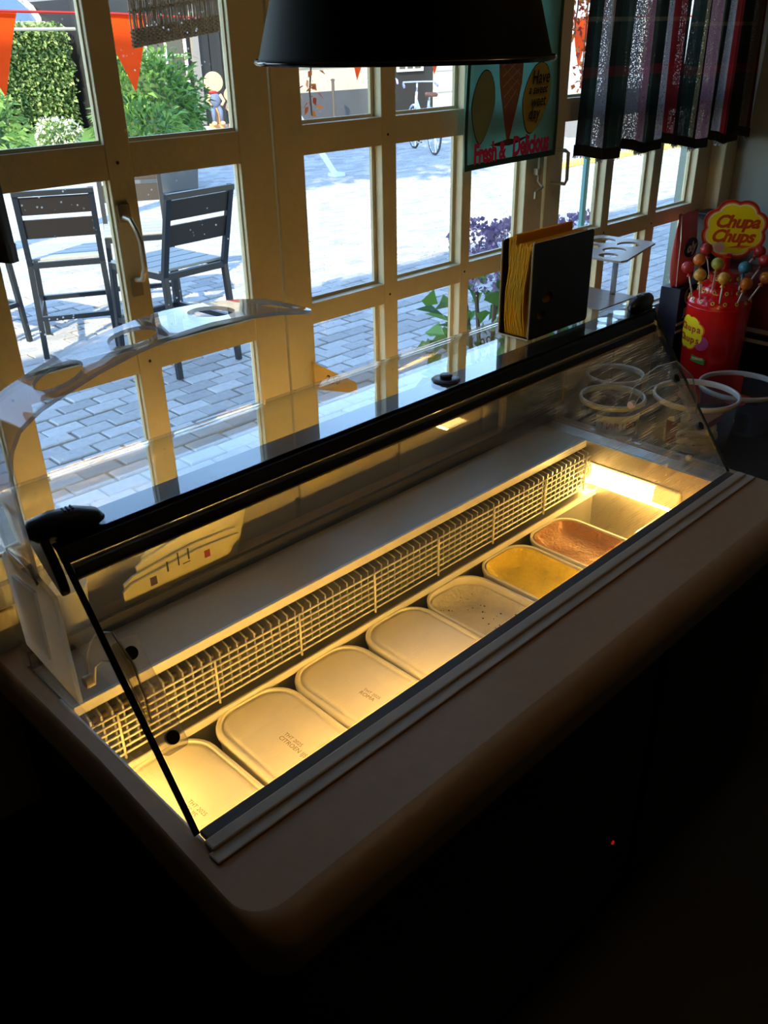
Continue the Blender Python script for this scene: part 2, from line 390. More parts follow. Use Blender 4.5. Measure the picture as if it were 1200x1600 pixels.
# ---- leafy things
def leaf_mat(name, c1, c2):
    if name in MATS: return MATS[name]
    m = bpy.data.materials.new(name); m.use_nodes = True; n = m.node_tree.nodes; l = m.node_tree.links; b = n['Principled BSDF']
    geo = n.new('ShaderNodeNewGeometry'); mx = n.new('ShaderNodeMix'); mx.data_type = 'RGBA'
    mx.inputs[6].default_value = (*c1, 1); mx.inputs[7].default_value = (*c2, 1)
    l.new(geo.outputs['Random Per Island'], mx.inputs[0]); l.new(mx.outputs[2], b.inputs['Base Color'])
    b.inputs['Roughness'].default_value = 0.5
    tl = n.new('ShaderNodeBsdfTranslucent'); l.new(mx.outputs[2], tl.inputs[0]); ms = n.new('ShaderNodeMixShader'); ms.inputs[0].default_value = 0.3
    l.new(b.outputs[0], ms.inputs[1]); l.new(tl.outputs[0], ms.inputs[2]); l.new(ms.outputs[0], n['Material Output'].inputs[0])
    MATS[name] = m; return m
def leaves(mb, pts, L, Wd, droop=0.3, rng=random):
    for (p, nrm) in pts:
        d = (Vector(nrm) + Vector((rng.uniform(-1,1), rng.uniform(-1,1), rng.uniform(-1,1)))*0.9).normalized()
        sdv = d.cross(Vector((rng.uniform(-1,1), rng.uniform(-1,1), rng.uniform(-.3,1)))); sdv.normalize()
        l = L*rng.uniform(.6,1.25); w = Wd*rng.uniform(.7,1.2); p = Vector(p); dn = Vector((0,0,-droop*l))
        mb.add([p, p+d*l*.5+sdv*w*.5, p+d*l+dn, p+d*l*.5-sdv*w*.5], [(0,1,2,3)])
    return mb
def blob_pts(c, rx, ry, rz, n, rng=random, low=-0.6, shell=0.35):
    out = []
    while len(out) < n:
        v = Vector((rng.gauss(0,1), rng.gauss(0,1), rng.gauss(0,1))).normalized()
        if v.z < low: continue
        k = 1-shell*rng.random()**1.6
        k *= 1 + 0.12*sin(5*v.x+3*v.z+c[0])+0.10*sin(7*v.y+4*v.x)
        out.append((Vector((c[0]+v.x*rx*k, c[1]+v.y*ry*k, c[2]+v.z*rz*k)), (v.x, v.y, v.z+0.35)))
    return out
wood_d = M('bark', (0.09, 0.065, 0.045), 0.8, var=0.3, scale=20)
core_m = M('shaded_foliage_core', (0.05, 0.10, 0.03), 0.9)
hedge = thing('hedge', 'tall clipped leafy green hedge at the back of the garden', 'hedge', (8.6, 20.0, FLOOR))
HY = 19.6
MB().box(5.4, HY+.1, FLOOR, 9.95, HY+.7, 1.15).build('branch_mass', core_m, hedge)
pts = []
for i in range(9500):
    x = random.uniform(5.3, 10.0); z = random.uniform(FLOOR, 1.22+0.10*sin(x*3))
    pts.append(((x, HY+random.uniform(-0.08, .1)+0.05*sin(6*x+4*z), z), (0, -1, 0.4)))
for i in range(900):
    pts.append(((random.uniform(5.3, 10.0), HY+random.uniform(0, .6), 1.14+random.uniform(0, .14)), (0, -.3, 1)))
leaves(MB(), pts, 0.11, 0.08).build('leaves', leaf_mat('hedge_leaf', (0.10,0.22,0.06), (0.36,0.46,0.20)), hedge, kind='stuff', fix=False)
def bush(name, label, c, r, n, L, Wd, mat, stems=4):
    b = thing(name, label, 'shrub', (c[0], c[1], FLOOR))
    pts = blob_pts(c, r[0], r[1], r[2], n)
    leaves(MB(), pts, L, Wd).build('leaves', mat, b, kind='stuff', fix=False)
    prof = [(0.02,-r[2]*.9),(r[0]*.66,-r[2]*.5),(r[0]*.72,0),(r[0]*.5,r[2]*.5),(0.02,r[2]*.75)]
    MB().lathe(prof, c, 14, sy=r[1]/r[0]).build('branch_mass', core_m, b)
    for k in range(stems):
        a = 2*pi*k/stems; MB().tube([(c[0]+.08*cos(a), c[1]+.08*sin(a), FLOOR), (c[0]+r[0]*.4*cos(a), c[1]+r[1]*.4*sin(a), c[2])], 0.02, 6).build('stem', wood_d, b)
    return b
bush('laurel_bush', 'broad dark green laurel bush with bright new shoots before the black shed', (7.86, 13.0, -0.12), (.86, .8, .92), 2600, 0.20, 0.06, leaf_mat('laurel_leaf', (0.03,0.11,0.02), (0.20,0.38,0.08)))
bush('leafy_shrub', 'green shrub cut off by the left edge of the picture, before the hedge', (4.62, 12.2, -0.25), (.62, .6, .85), 900, 0.18, 0.06, leaf_mat('shrub_leaf', (0.06,0.18,0.04), (0.26,0.42,0.12)))
fb = bush('flowering_shrub', 'low rounded shrub covered in white flowers beside the lawn', (7.75, 16.2, -0.64), (.36, .34, .26), 560, 0.10, 0.05, leaf_mat('flower_shrub_leaf', (0.10,0.24,0.05), (0.30,0.40,0.15)), 3)
leaves(MB(), blob_pts((7.75, 16.2, -0.60), .38, .36, .29, 330, shell=.1), 0.07, 0.06).build('flowers', leaf_mat('white_petal', (0.75,0.75,0.62), (0.9,0.9,0.85)), fb, kind='stuff', fix=False)
# unseen tree added left of the view to shade the far street
tr = thing('shade_tree', 'unseen tall tree added at the left, its crown shading the street', 'tree', (0.3, 6.6, FLOOR))
MB().tube([(.3,6.6,FLOOR),(.35,6.6,1.5),(.6,6.4,3.6),(.9,6.1,5.4)], [.16,.14,.11,.06], 10).build('trunk', wood_d, tr, smooth=True)
leaves(MB(), blob_pts((1.0, 6.0, 6.2), 2.5, 2.3, 1.5, 5200, low=-1, shell=.8), 0.32, 0.20).build('leaves', leaf_mat('tree_leaf', (0.04,0.13,0.02), (0.15,0.28,0.06)), tr, kind='stuff', fix=False)
# ---- buildings at the far side
whitewash = M('whitewashed_wall', (0.42, 0.38, 0.30), 0.8, var=0.10, scale=1.2, bump=0.15, bscale=8)
blackwood = M('black_boards', (0.010, 0.010, 0.011), 0.6, var=0.3, scale=3)
greyplinth = M('grey_plinth', (0.055, 0.06, 0.07), 0.8, var=0.15, scale=3)
winm = M('dark_window_glass', (0.03, 0.035, 0.04), 0.08)
wht = M('white_joinery', (0.50, 0.50, 0.48), 0.45)
rooft = M('slate_roof', (0.16, 0.17, 0.19), 0.6, var=0.2, scale=4)
def house(name, label, x0, x1, y, h, wm, plinth=0.0):
    b = thing(name, label, 'building', ((x0+x1)/2, y+2, FLOOR))
    MB().box(x0, y, FLOOR, x1, y+4.5, FLOOR+h).build('wall', wm, b)
    if plinth: MB().box(x0+.01, y-0.05, FLOOR, x1-.01, y, FLOOR+plinth).build('plinth', greyplinth, b)
    MB().add([(x0,y-.3,FLOOR+h),(x1,y-.3,FLOOR+h),(x1,y+4.8,FLOOR+h),(x0,y+4.8,FLOOR+h),(x0,y+2.2,FLOOR+h+1.9),(x1,y+2.2,FLOOR+h+1.9)],
             [(0,1,5,4),(2,3,4,5),(0,4,3),(1,2,5),(0,3,2,1)]).build('roof', rooft, b)
    return b
def house_window(b, x0, x1, y, z0, z1, nx=3, nz=1, t=0.06):
    MB().box(x0, y-0.012, z0, x1, y+0.002, z1).build('pane', winm, b)
    mb = MB(); mb.box(x0-t,y-0.05,z0-t,x1+t,y,z0).box(x0-t,y-0.05,z1,x1+t,y,z1+t).box(x0-t,y-0.05,z0,x0,y,z1).box(x1,y-0.05,z0,x1+t,y,z1)
    for k in range(1, nx): x = x0+(x1-x0)*k/nx; mb.box(x-t*.35, y-0.04, z0, x+t*.35, y-.005, z1)
    for k in range(1, nz): z = z0+(z1-z0)*k/nz; mb.box(x0, y-0.038, z-t*.3, x1, y-.006, z+t*.3)
    mb.build('window_frame', wht, b)
shed = house('garden_shed', 'black boarded shed behind the laurel bush', 10.2, 13.9, 17.2, 2.6, blackwood)
for k in range(12): MB().box(10.21+k*.305, 17.17, FLOOR, 10.49+k*.305, 17.2, FLOOR+2.55).build('board', blackwood, shed)
house_window(shed, 10.45, 11.35, 17.16, 0.15, 1.15, 2, 2)
MB().box(11.55, 17.10, FLOOR, 11.72, 17.17, 1.6).build('post', M('grey_timber', (0.22, 0.21, 0.20), 0.7), shed)
wh = house('white_house', 'whitewashed house wall with grey plinth across the street', 14.0, 17.35, 16.9, 5.0, whitewash, 0.62)
MB().box(14.02, 16.86, 0.30, 17.33, 16.9, 0.34).build('band', M('grey_band', (0.5, 0.47, 0.40), 0.8), wh)
house_window(wh, 14.6, 15.5, 16.89, 0.75, 2.0, 2, 2); house_window(wh, 16.3, 17.0, 16.89, 0.70, 1.9, 2, 2)
dh = house('dark_house', 'dark house with white framed window and white door behind the bicycles', 17.4, 21.5, 16.9, 4.6, M('dark_brick_wall', (0.012, 0.011, 0.011), 0.8, var=0.2, scale=2))
house_window(dh, 17.60, 18.45, 16.89, 0.16, 0.95, 3)
MB().box(18.95, 16.82, FLOOR, 20.0, 16.9, 1.5).build('door', wht, dh)
mb = MB()
for k in range(3): mb.box(18.95, 16.80, -0.45+k*.52, 20.0, 16.82, -0.42+k*.52)
mb.build('door_rail', M('grey_joint', (0.3, 0.3, 0.3), 0.6), dh)
bh = house('bluegrey_house', 'pale blue grey house front beyond the street at right', 22.2, 34.0, 14.0, 5.0, M('bluegrey_render', (0.32, 0.37, 0.43), 0.8, var=0.06, scale=1))
house_window(bh, 24.5, 26.0, 13.99, 0.0, 1.6, 2, 2); house_window(bh, 28.5, 30.0, 13.99, 0.0, 1.6, 2, 2)
# two slim steel posts before the white wall
steelpost = M('rusty_steel_post', (0.06, 0.05, 0.045), 0.6)
for k, (x, lab) in enumerate(((14.85, 'slim dark steel post before the white wall, the left one'), (16.05, 'slim rusty steel post before the white wall, the right one'))):
    t = thing('street_post', lab, 'post', (x, 16.35, FLOOR), 'steel posts along the far wall')
    MB().tube([(x,16.35,FLOOR),(x,16.35,0.02)], 0.035, 8).build('pole', steelpost, t); MB().lathe([(0.05,0),(0.05,.03),(0,.05)], (x,16.35,0.02), 10).build('cap', steelpost, t)
# glass roof and timber fence top behind the hedge
gr = thing('glass_roof', 'glazed lean-to roof with white rafters above the hedge', 'roof', (8.0, 21.0, FLOOR))
MB().add([(5.4,20.8,1.34),(10.1,20.8,1.34),(10.1,24.0,2.7),(5.4,24.0,2.7)], [(0,1,2,3)]).build('glazing', M('blue_roof_glass', (0.07, 0.13, 0.24), 0.35, var=.1, scale=1), gr)
for k in range(6): MB().beam((5.5+k*.9,20.8,1.38),(6.3+k*.9,24.0,2.75), .11, .08).build('rafter', wht, gr)
MB().box(5.4,20.72,1.26,10.1,20.82,1.35).build('gutter', wht, gr)
MB().box(5.4,20.85,FLOOR,10.1,20.95,1.27).build('wall', M('beige_boards', (0.22, 0.19, 0.15), 0.7, var=.15, scale=2), gr)
fr = thing('garden_rail', 'pale metal pipe rail on slim dark posts before the hedge', 'rail', (8.4, 19.3, FLOOR))
MB().tube([(5.4,19.18,1.19),(10.0,19.18,1.17)], 0.035, 8).build('pipe', M('pale_pipe', (0.36,0.38,0.38), .4), fr)
for x in (6.2, 8.12): MB().tube([(x,19.18,FLOOR),(x+.05,19.20,.3),(x,19.18,1.18)], 0.028, 8).build('post', steelpost, fr)
# ---- bunting
def cloth_mat(name, col, tr=0.5, var=0.08, scale=30):
    m = M(name, col, .85, var=var, scale=scale); n = m.node_tree.nodes; l = m.node_tree.links
    if 'Translucent BSDF' in n: return m
    b = n['Principled BSDF']; tl = n.new('ShaderNodeBsdfTranslucent'); src = b.inputs['Base Color'].links[0].from_socket
    l.new(src, tl.inputs[0]); ms = n.new('ShaderNodeMixShader'); ms.inputs[0].default_value = tr
    l.new(b.outputs[0], ms.inputs[1]); l.new(tl.outputs[0], ms.inputs[2]); l.new(ms.outputs[0], n['Material Output'].inputs[0]); return m
orange = cloth_mat('orange_cloth', (0.90, 0.13, 0.008), .45, .06, 20)
bn = thing('bunting', 'red string of orange pennants hung across the terrace', 'bunting', (3.0, 3.4, 1.05))
BY = 3.4
def string_z(x): return 1.064 + 0.00*(x-1.5) - 0.028*max(0, min(1, (x-2.0)/0.9)) + .01*sin(x*2)
MB().tube([(x*0.1, BY, string_z(x*.1)) for x in range(5, 95)], 0.006, 6).build('string', M('red_cord', (0.55,0.03,0.03), .7), bn)
for xc in (1.40, 2.04, 2.72, 3.52, 4.20, 5.0, 5.8):
    w = 0.135; z = string_z(xc); h = .325; mbf = MB(); N = 6
    vs = []; fs = []
    for k in range(N+1):
        t = k/N; ww = w*(1-t)+.003
        yy = BY-0.004 + 0.015*sin(t*3+xc)
        vs += [(xc-ww, yy-.003, z-h*t), (xc+ww, yy+.004, z-h*t)]
    for k in range(N): fs.append((2*k, 2*k+1, 2*k+3, 2*k+2))
    p = MB().add(vs, fs).build('pennant', orange, bn, fix=False)
    sm = p.modifiers.new('thick', 'SOLIDIFY'); sm.thickness = 0.0015
# ---- bar stools
stool_m = M('blue_black_metal', (0.016, 0.022, 0.032), 0.35, 0.3)
slat_b = M('brown_black_slat', (0.012, 0.009, 0.008), 0.55, var=.2, scale=10, stretch=(4,40,40))
slat_g = M('grey_slat', (0.30, 0.33, 0.34), 0.5, var=.1, scale=10, stretch=(4,40,40))
def make_stool(label):
    t = thing('bar_stool', label, 'stool', (0,0,0), 'metal bar stools with slatted seats on the terrace')
    w, d, sh, H = 0.215, 0.25, 0.60, 1.035
    for sx in (-1, 1):
        MB().beam((sx*(w+.012), -d-.035, 0), (sx*w, -d, sh), .034, .030, (0,1,0)).build('leg', stool_m, t, bevel=.003)
        MB().beam((sx*(w+.012), d+.03, 0), (sx*w, d, sh), .034, .030, (0,1,0)).build('leg', stool_m, t, bevel=.003)
        MB().beam((sx*w, -d, sh-.02), (sx*w, -d-.125, H), .034, .030, (0,1,0)).build('back_post', stool_m, t, bevel=.003)
        MB().beam((sx*(w+.008), -d-.03, .26), (sx*(w+.008), d+.02, .26), .024, .03).build('footrest', stool_m, t)
    MB().box(-w-.017, -d-.140, H-.03, w+.017, -d-.106, H).build('back_rail', stool_m, t, bevel=.003)
    for sy in (-1, 1): MB().box(-w, sy*(d+.025)-.015, .24, w, sy*(d+.025)+.015, .27).build('footrest', stool_m, t)
    MB().box(-w-.015, -d-.015, sh-.035, w+.015, -d+.012, sh).box(-w-.015, d-.012, sh-.035, w+.015, d+.015, sh).box(-w-.015, -d, sh-.035, -w+.012, d, sh).box(w-.012, -d, sh-.035, w+.015, d, sh).build('seat_frame', stool_m, t)
    for k in range(4):
        y0 = -d+.030 + k*(2*d-.03)/4
        MB().box(-w-.012, y0, sh, w+.012, y0+.106, sh+.016).build('seat_slat', slat_g, t, bevel=.003)
    for z0, z1 in ((.750, .865), (.893, .998)):
        zz = lambda z: -d-.125*(z-sh)/(H-sh)
        MB().add([(-w+.012,zz(z0)-.008,z0),(w-.012,zz(z0)-.008,z0),(w-.012,zz(z0)+.010,z0),(-w+.012,zz(z0)+.010,z0),(-w+.012,zz(z1)-.008,z1),(w-.012,zz(z1)-.008,z1),(w-.012,zz(z1)+.010,z1),(-w+.012,zz(z1)+.010,z1)],
                 [(0,3,2,1),(4,5,6,7),(0,1,5,4),(1,2,6,5),(2,3,7,6),(3,0,4,7)]).build('back_slat', slat_b, t, bevel=.003)
    return t
st = make_stool('bar stool with its dark slatted back to the window, nearest of the left pane')
st.location = (2.19, 4.78, FLOOR); st.rotation_euler = (0, 0, radians(-27))
dup(st, (2.44, 3.97, FLOOR), radians(5), 'bar stool turned three-quarter in the right-hand pane, pale seat facing left', (1.03,1.03,1.03))
dup(st, (1.62, 5.22, FLOOR), radians(-75), 'bar stool half cut off by the left edge of the picture')
dup(st, (2.90, 5.10, FLOOR), radians(152), 'bar stool facing the window, mostly hidden behind the two nearer ones')
# ---- planter, leaning pole
pl = thing('planter_box', 'dark grey square planter box standing on the sunny pavement', 'planter', (6.15, 10.25, FLOOR))
pg = M('slate_grey_planter', (0.07, 0.08, 0.09), .6)
mb = MB(); mb.loft([[(5.72,9.9,FLOOR),(6.6,9.9,FLOOR),(6.6,10.6,FLOOR),(5.72,10.6,FLOOR)],[(5.68,9.86,-.30),(6.64,9.86,-.30),(6.64,10.64,-.30),(5.68,10.64,-.30)]]); mb.build('box', pg, pl, bevel=.02)
MB().box(5.66,9.84,-.33,6.66,10.66,-.28).build('rim', pg, pl, bevel=.01)
leaves(MB(), blob_pts((6.16,10.25,-.1), .45,.35,.3, 300), .2, .05).build('leaves', leaf_mat('laurel_leaf',(0,0,0),(0,0,0)), pl, kind='stuff', fix=False)
lp = thing('leaning_pole', 'pale blue painted pole slanting down to the pavement', 'pole', (8.62, 9.36, FLOOR))
pb = M('pale_blue_paint', (0.55, 0.66, 0.70), .5)
MB().beam((8.62,9.36,FLOOR), (8.12,9.62,.05), .085, .085).build('shaft', pb, lp, bevel=.01); MB().box(8.54,9.27,FLOOR,8.72,9.45,FLOOR+.05).build('foot', pb, lp)
# ---- bicycles
tyre = M('tyre', (0.05, 0.05, 0.055), .7); frame_w = M('pale_cycle_frame', (0.62, 0.64, 0.72), .35); lil = M('lilac_cycle_frame', (0.35, 0.32, 0.62), .35)
chrome = M('chrome', (0.8, 0.8, 0.8), .12, 1.0); saddle_m = M('brown_saddle', (0.20, 0.07, 0.04), .6); redl = M('red_reflector', (0.6, 0.02, 0.03), .3)
def bicycle(label, loc, rz, fm):
    t = thing('bicycle', label, 'bicycle', (0,0,0), 'bicycles parked across the street')
    R = .34
    for cx in (-.54, .54):
        wheel = MB(); 
        wheel.lathe([(R-.02,-.018),(R,-.012),(R+.008,0),(R,.012),(R-.02,.018),(R-.028,0),(R-.02,-.018)], (cx,0,R), 36, 'y').build('tyre', tyre, t, smooth=True)
        sp = MB(); sp.lathe([(R-.03,-.01),(R-.022,0),(R-.03,.01),(R-.03,-.01)], (cx,0,R), 36, 'y'); sp.lathe([(0,-.04),(.02,-.04),(.02,.04),(0,.04)], (cx,0,R), 10, 'y')
        for k in range(14): a = 2*pi*k/14; sp.tube([(cx,0,R),(cx+(R-.03)*cos(a),0,R+(R-.03)*sin(a))], .003, 4)
        sp.build('wheel', chrome, t)
        MB().tube([(cx+(R+.03)*cos(a), 0, R+(R+.03)*sin(a)) for a in [pi*.05+k*pi*.9/12 for k in range(13)]], .018, 6).build('mudguard', fm, t, smooth=True)
    f = MB()
    for a, b in (((-.1,0,.30),(-.25,0,.82)),((-.1,0,.30),(.40,0,.66)),((-.12,0,.36),(.42,0,.80)),((.54,0,.34),(.40,0,.92)),((-.54,.05,.34),(-.23,0,.74)),((-.54,-.05,.34),(-.23,0,.74)),((-.54,.05,.34),(-.1,0,.30)),((-.54,-.05,.34),(-.1,0,.30))): f.tube([a,b], .022, 8)
    f.build('frame', fm, t, smooth=True)
    MB().tube([(.40,0,.92),(.38,0,1.06)], .016, 8).tube([(.18,-.30,1.02),(.32,-.27,1.08),(.38,-.1,1.08),(.38,.1,1.08),(.32,.27,1.08),(.18,.30,1.02)], .014, 8).build('handlebar', chrome, t, smooth=True)
    for s in (-1,1): MB().tube([(.16,s*.305,1.012),(.27,s*.285,1.06)], .02, 8).build('grip', lil, t)
    MB().loft([[(-.40,-.09,.88),(-.40,.09,.88),(-.12,.02,.88),(-.12,-.02,.88)],[(-.42,-.10,.92),(-.42,.10,.92),(-.10,.025,.92),(-.10,-.025,.92)],[(-.38,-.06,.95),(-.38,.06,.95),(-.14,.02,.94),(-.14,-.02,.94)]]).build('saddle', saddle_m, t, smooth=True)
    MB().tube([(-.25,0,.80),(-.27,0,.90)], .015, 8).build('seat_post', chrome, t)
    MB().box(-.85,-.07,.70,-.32,.07,.72).tube([(-.80,0,.70),(-.56,.06,.34)],.008,6).tube([(-.80,0,.70),(-.56,-.06,.34)],.008,6).build('rack', fm, t)
    MB().box(-.88,-.03,.60,-.85,.03,.66).build('rear_light', redl, t)
    MB().lathe([(0,-.02),(.09,-.02),(.09,.02),(0,.02)], (-.1,0.03,.30), 16, 'y').tube([(-.1,.06,.30),(-.02,.06,.16)],.01,6).tube([(-.1,-.06,.30),(-.18,-.06,.44)],.01,6).box(-.07,.05,.145,.03,.14,.165).build('crank', chrome, t)
    MB().tube([(-.62,.02,.62),(-.52,.06,.55),(-.46,.02,.62),(-.5,-.06,.70),(-.6,-.05,.70)], .014, 6).build('lock', lil, t)
    t.location = loc; t.rotation_euler = (0,0,rz)
    return t
b1 = bicycle('pale bicycle parked end-on before the white door, brown saddle and lilac lock', (11.62, 10.40, FLOOR), radians(62), frame_w)
dup(b1, (12.05, 11.9, FLOOR), radians(40), 'pale bicycle at the left, partly hidden by the window bar')
# ---- hand-made wooden dolls on a white table
twt = thing('garden_table', 'small white garden table beside the laurel bush', 'table', (10.55, 14.5, FLOOR))
MB().box(9.75,14.15,-.62,10.95,14.9,-.56).build('table_top', wht, twt, bevel=.01)
for x in (9.95, 10.75): MB().lathe([(.10,FLOOR),(.05,FLOOR+.06),(.07,FLOOR+.12),(.05,-.62)], (x,14.5,0), 12).build('leg', wht, twt, smooth=True)
slice_m = M('pale_wood_slice', (0.72, 0.42, 0.22), .6, var=.1, scale=8); wood_m = M('wood_block', (0.55, 0.30, 0.14), .6)
jean = M('blue_check_cloth', (0.10, 0.14, 0.24), .8, var=.5, scale=60); redc = M('red_cloth', (.45,.02,.02), .8)
def ell(mb, c, rx, ry, rz, n=14):
    return mb.lathe([(sin(pi*k/8), -cos(pi*k/8)*rz) for k in range(9)], c, n, sx=rx, sy=ry)
def doll(label, loc, s, body):
    t = thing('wooden_doll', label, 'figurine', (0,0,0), 'wooden dolls on the garden table')
    MB().lathe([(0,-.035),(.17,-.035),(.185,0),(.17,.035),(0,.035)], (0,0,.80), 20, 'y').build('head', slice_m, t, smooth=True, auto=50)
    mb = MB(); ell(mb, (0,0,.48), .11,.08,.15); mb.build('torso', jean if body else slice_m, t, smooth=True)
    mb = MB(); ell(mb, (-.02,0,.63), .09,.06,.035); mb.build('collar', redc if body else slice_m, t, smooth=True)
    for sx in (-1, 1):
        mb = MB(); mb.tube([(sx*.10,0,.58),(sx*.16,-.05,.47),(sx*.10,-.10,.40)], [.035,.03,.025], 8); mb.build('arm', slice_m, t, smooth=True)
        mb = MB(); mb.tube([(sx*.06,0,.36),(sx*.07,-.10,.30),(sx*.07,-.12,.10)], [.05,.045,.035], 8); mb.build('leg', jean if body else slice_m, t, smooth=True)
        mb = MB(); ell(mb, (sx*.08,-.16,.09), .05,.11,.04); mb.build('foot', slice_m, t, smooth=True)
    MB().box(-.14,-.12,0,.14,.12,.07).box(-.06,-.04,.07,.06,.08,.36).build('base', wood_m, t, bevel=.005)
    t.location = loc; t.scale = (s,s,s); t.rotation_euler = (0,0,radians(-25))
doll('larger wooden doll with round slice head, dark check clothes and red collar', (10.14,14.42,-.56), .98, True)
doll('smaller bare wooden doll leaning beside the clothed one', (10.46,14.36,-.56), .70, False)
# ---- hydrangeas outside the window
hyl = leaf_mat('hydrangea_leaf', (0.03,0.10,0.02), (0.14,0.30,0.06)); hyp = leaf_mat('purple_petal', (0.16,0.11,0.24), (0.40,0.30,0.50))
terracotta = M('dark_pot', (0.05,0.05,0.055), .6)
def hydrangea(label, x, y, ztop, heads, r=.24):
    t = thing('hydrangea', label, 'plant', (x, y, FLOOR), 'hydrangeas in pots under the window')
    MB().lathe([(.0,FLOOR),(.16,FLOOR),(.20,FLOOR+.42),(.22,FLOOR+.42),(.22,FLOOR+.47),(.19,FLOOR+.47),(.18,FLOOR+.40),(0,FLOOR+.40)], (x,y,0), 24).build('pot', terracotta, t, smooth=True, auto=40)
    leaves(MB(), blob_pts((x,y,ztop-.36), r, r*.9, .34, 230, low=-1), .10, .06, .35).build('leaves', hyl, t, kind='stuff', fix=False)
    for k in range(5): a = k*1.3; MB().tube([(x,y,FLOOR+.38),(x+.1*cos(a),y+.1*sin(a),ztop-.15)], .008, 6).build('stem', wood_d, t)
    for (dx, dy, dz, rr) in heads:
        leaves(MB(), blob_pts((x+dx,y+dy,ztop+dz), rr, rr, rr*.8, 420, low=-.7, shell=.2), .017, .017, 0).build('flower_head', hyp, t, fix=False, kind='stuff')
hydrangea('purple hydrangea close behind the pane left of the napkin holder', 1.98, 1.10, .305, [(-.10,-.06,-.04,.085),(.07,-.02,.03,.085),(-.02,.08,.02,.08),(.16,.06,.0,.08),(-.02,-.12,-.12,.075)])
hydrangea('purple hydrangea behind the middle stiles, right of the other one', 2.50, 1.18, .245, [(-.08,0,.0,.08),(.08,-.03,.03,.08),(.0,.08,.02,.075)], .15)
# ---- autumn vine strands outside the panes
def vine(label, x, y, z0, z1, w, n, seed):
    rg = random.Random(seed); t = thing('autumn_vine', label, 'vine', (x, y, z1))
    for s in range(3):
        xx = x + (s-1)*w*.35; zb = z0 + (z1-z0)*.35*abs(s-1)
        pts = [(xx+.012*sin(k*1.3+s), y+.01*cos(k+s), z1-(z1-zb)*k/8) for k in range(9)]
        MB().tube(pts, .002, 5).build('stem', wood_d, t)
        lp = []
        for k in range(n//3):
            q = rg.random()**.8; i = min(7, int(q*8)); p = Vector(pts[i]).lerp(Vector(pts[i+1]), q*8-i)
            lp.append((p+Vector((rg.uniform(-1,1)*w*.3*(1-q*.6), rg.uniform(-.02,.02), 0)), (rg.uniform(-1,1),-.4,-.3)))
        leaves(MB(), lp, .015, .013, .3, rg).build('leaves', leaf_mat('autumn_leaf', (0.42,0.03,0.02), (0.65,0.20,0.03)), t, kind='stuff', fix=False)
vine('strands of red autumn vine hanging outside the middle window', .955, .80, .80, 1.16, .07, 210, 3)
vine('red autumn vine hanging outside between towel and curtain', 1.97, .80, .80, 1.20, .14, 420, 5)
kr = thing('yellow_kerb', 'yellow painted kerb stones along the far street edge', 'kerb', (13, 8, FLOOR))
for k in range(14):
    MB().box(11.2+k*.62, 7.25, FLOOR, 11.2+k*.62+.58, 7.45, FLOOR+.06).build('kerb_stone', M('yellow_paint', (0.72,0.60,0.12), .6, var=.15, scale=8) , kr, bevel=.01)
struct('baseboard_front', MB().box(-2.2, YW-0.02, FLOOR, 2.49, YW+0.004, -0.36), cab)
# unseen ceiling globe, added as warm fill light for the room
gx, gy = 1.05, -0.20
gl_ = thing('fill_light_globe', 'unseen globe lamp added on the ceiling as warm fill light', 'lamp', (gx,gy,1.5))
MB().lathe([(sin(pi*k/14)*.09, 1.60-cos(pi*k/14)*.09) for k in range(15)], (gx,gy,0), 28).build('globe', M('fill_globe_opal', (.8,.7,.5), .4, emit=(1.0,.60,.24), es=2.6), gl_, smooth=True)
MB().lathe([(0,1.685),(.05,1.690),(.06,1.735),(.06,1.7495),(0,1.7499)], (gx,gy,0), 20).build('ceiling_rose', dark, gl_)
# ================================================================== COUNTER
ct = thing('counter', 'long counter with pale rounded worktop and black front, holding the ice cream case', 'counter', (0.78, 0.2, FLOOR))
mb = MB(); X0, X1, Y0, Y1, RR = -0.030, 1.572, -0.205, 0.590, 0.050
def outer(d, z):
    xa, xb, yy = X0+d*.2, X1-d*.2, Y0+d
    return [(xb, Y1, z), (xa, Y1, z), (xa+.004, .23, z)] + [(xa-.004+RR+RR*cos(a), yy+RR+RR*sin(a), z) for a in [pi+pi/2*k/8 for k in range(9)]] + [(xb-RR+RR*cos(a), yy+RR+RR*sin(a), z) for a in [3*pi/2+pi/2*k/8 for k in range(9)]]
r_e = 0.042
prof = [(r_e*(1-sin(a)), -r_e*(1-cos(a))) for a in [pi/2*k/6 for k in range(7)]]
loops = [outer(d, z) for d, z in prof] + [outer(0, -0.075)]
mb.loft(loops, cap0=False, cap1=False)
top2 = [(p[0], p[1]) for p in loops[0]]; hole = [(1.525, -0.058), (1.525, 0.520), (0.004, 0.520), (0.004, -0.058)]
tris = tessellate_polygon([[Vector((*p, 0)) for p in top2], [Vector((*p, 0)) for p in hole]])
allp = top2 + hole
mb.add([(p[0], p[1], 0.0) for p in allp], [tuple(t) for t in tris])
mb.add([(p[0], p[1], z) for z in (0.0, -0.075) for p in hole], [(0,1,5,4),(1,2,6,5),(2,3,7,6),(3,0,4,7)])
wt = mb.build('worktop', laminate, ct, smooth=True, auto=35)
MB().box(-0.012, -0.165, FLOOR+0.08, 1.560, -0.150, -0.075).build('front_panel', cab, ct)
for a, b in ((-0.012, 0.001), (1.548, 1.560)): MB().box(a, -0.150, FLOOR+0.08, b, 0.585, -0.075).build('side_panel', cab, ct)
MB().box(0.03, -0.12, FLOOR, 1.55, 0.56, FLOOR+0.08).build('plinth', dark, ct)
for k in range(2):
    MB().box(0.02+k*.96, -0.178, -0.78, 0.95+k*.62, -0.165, -0.12).build('door', cab, ct, bevel=.003)
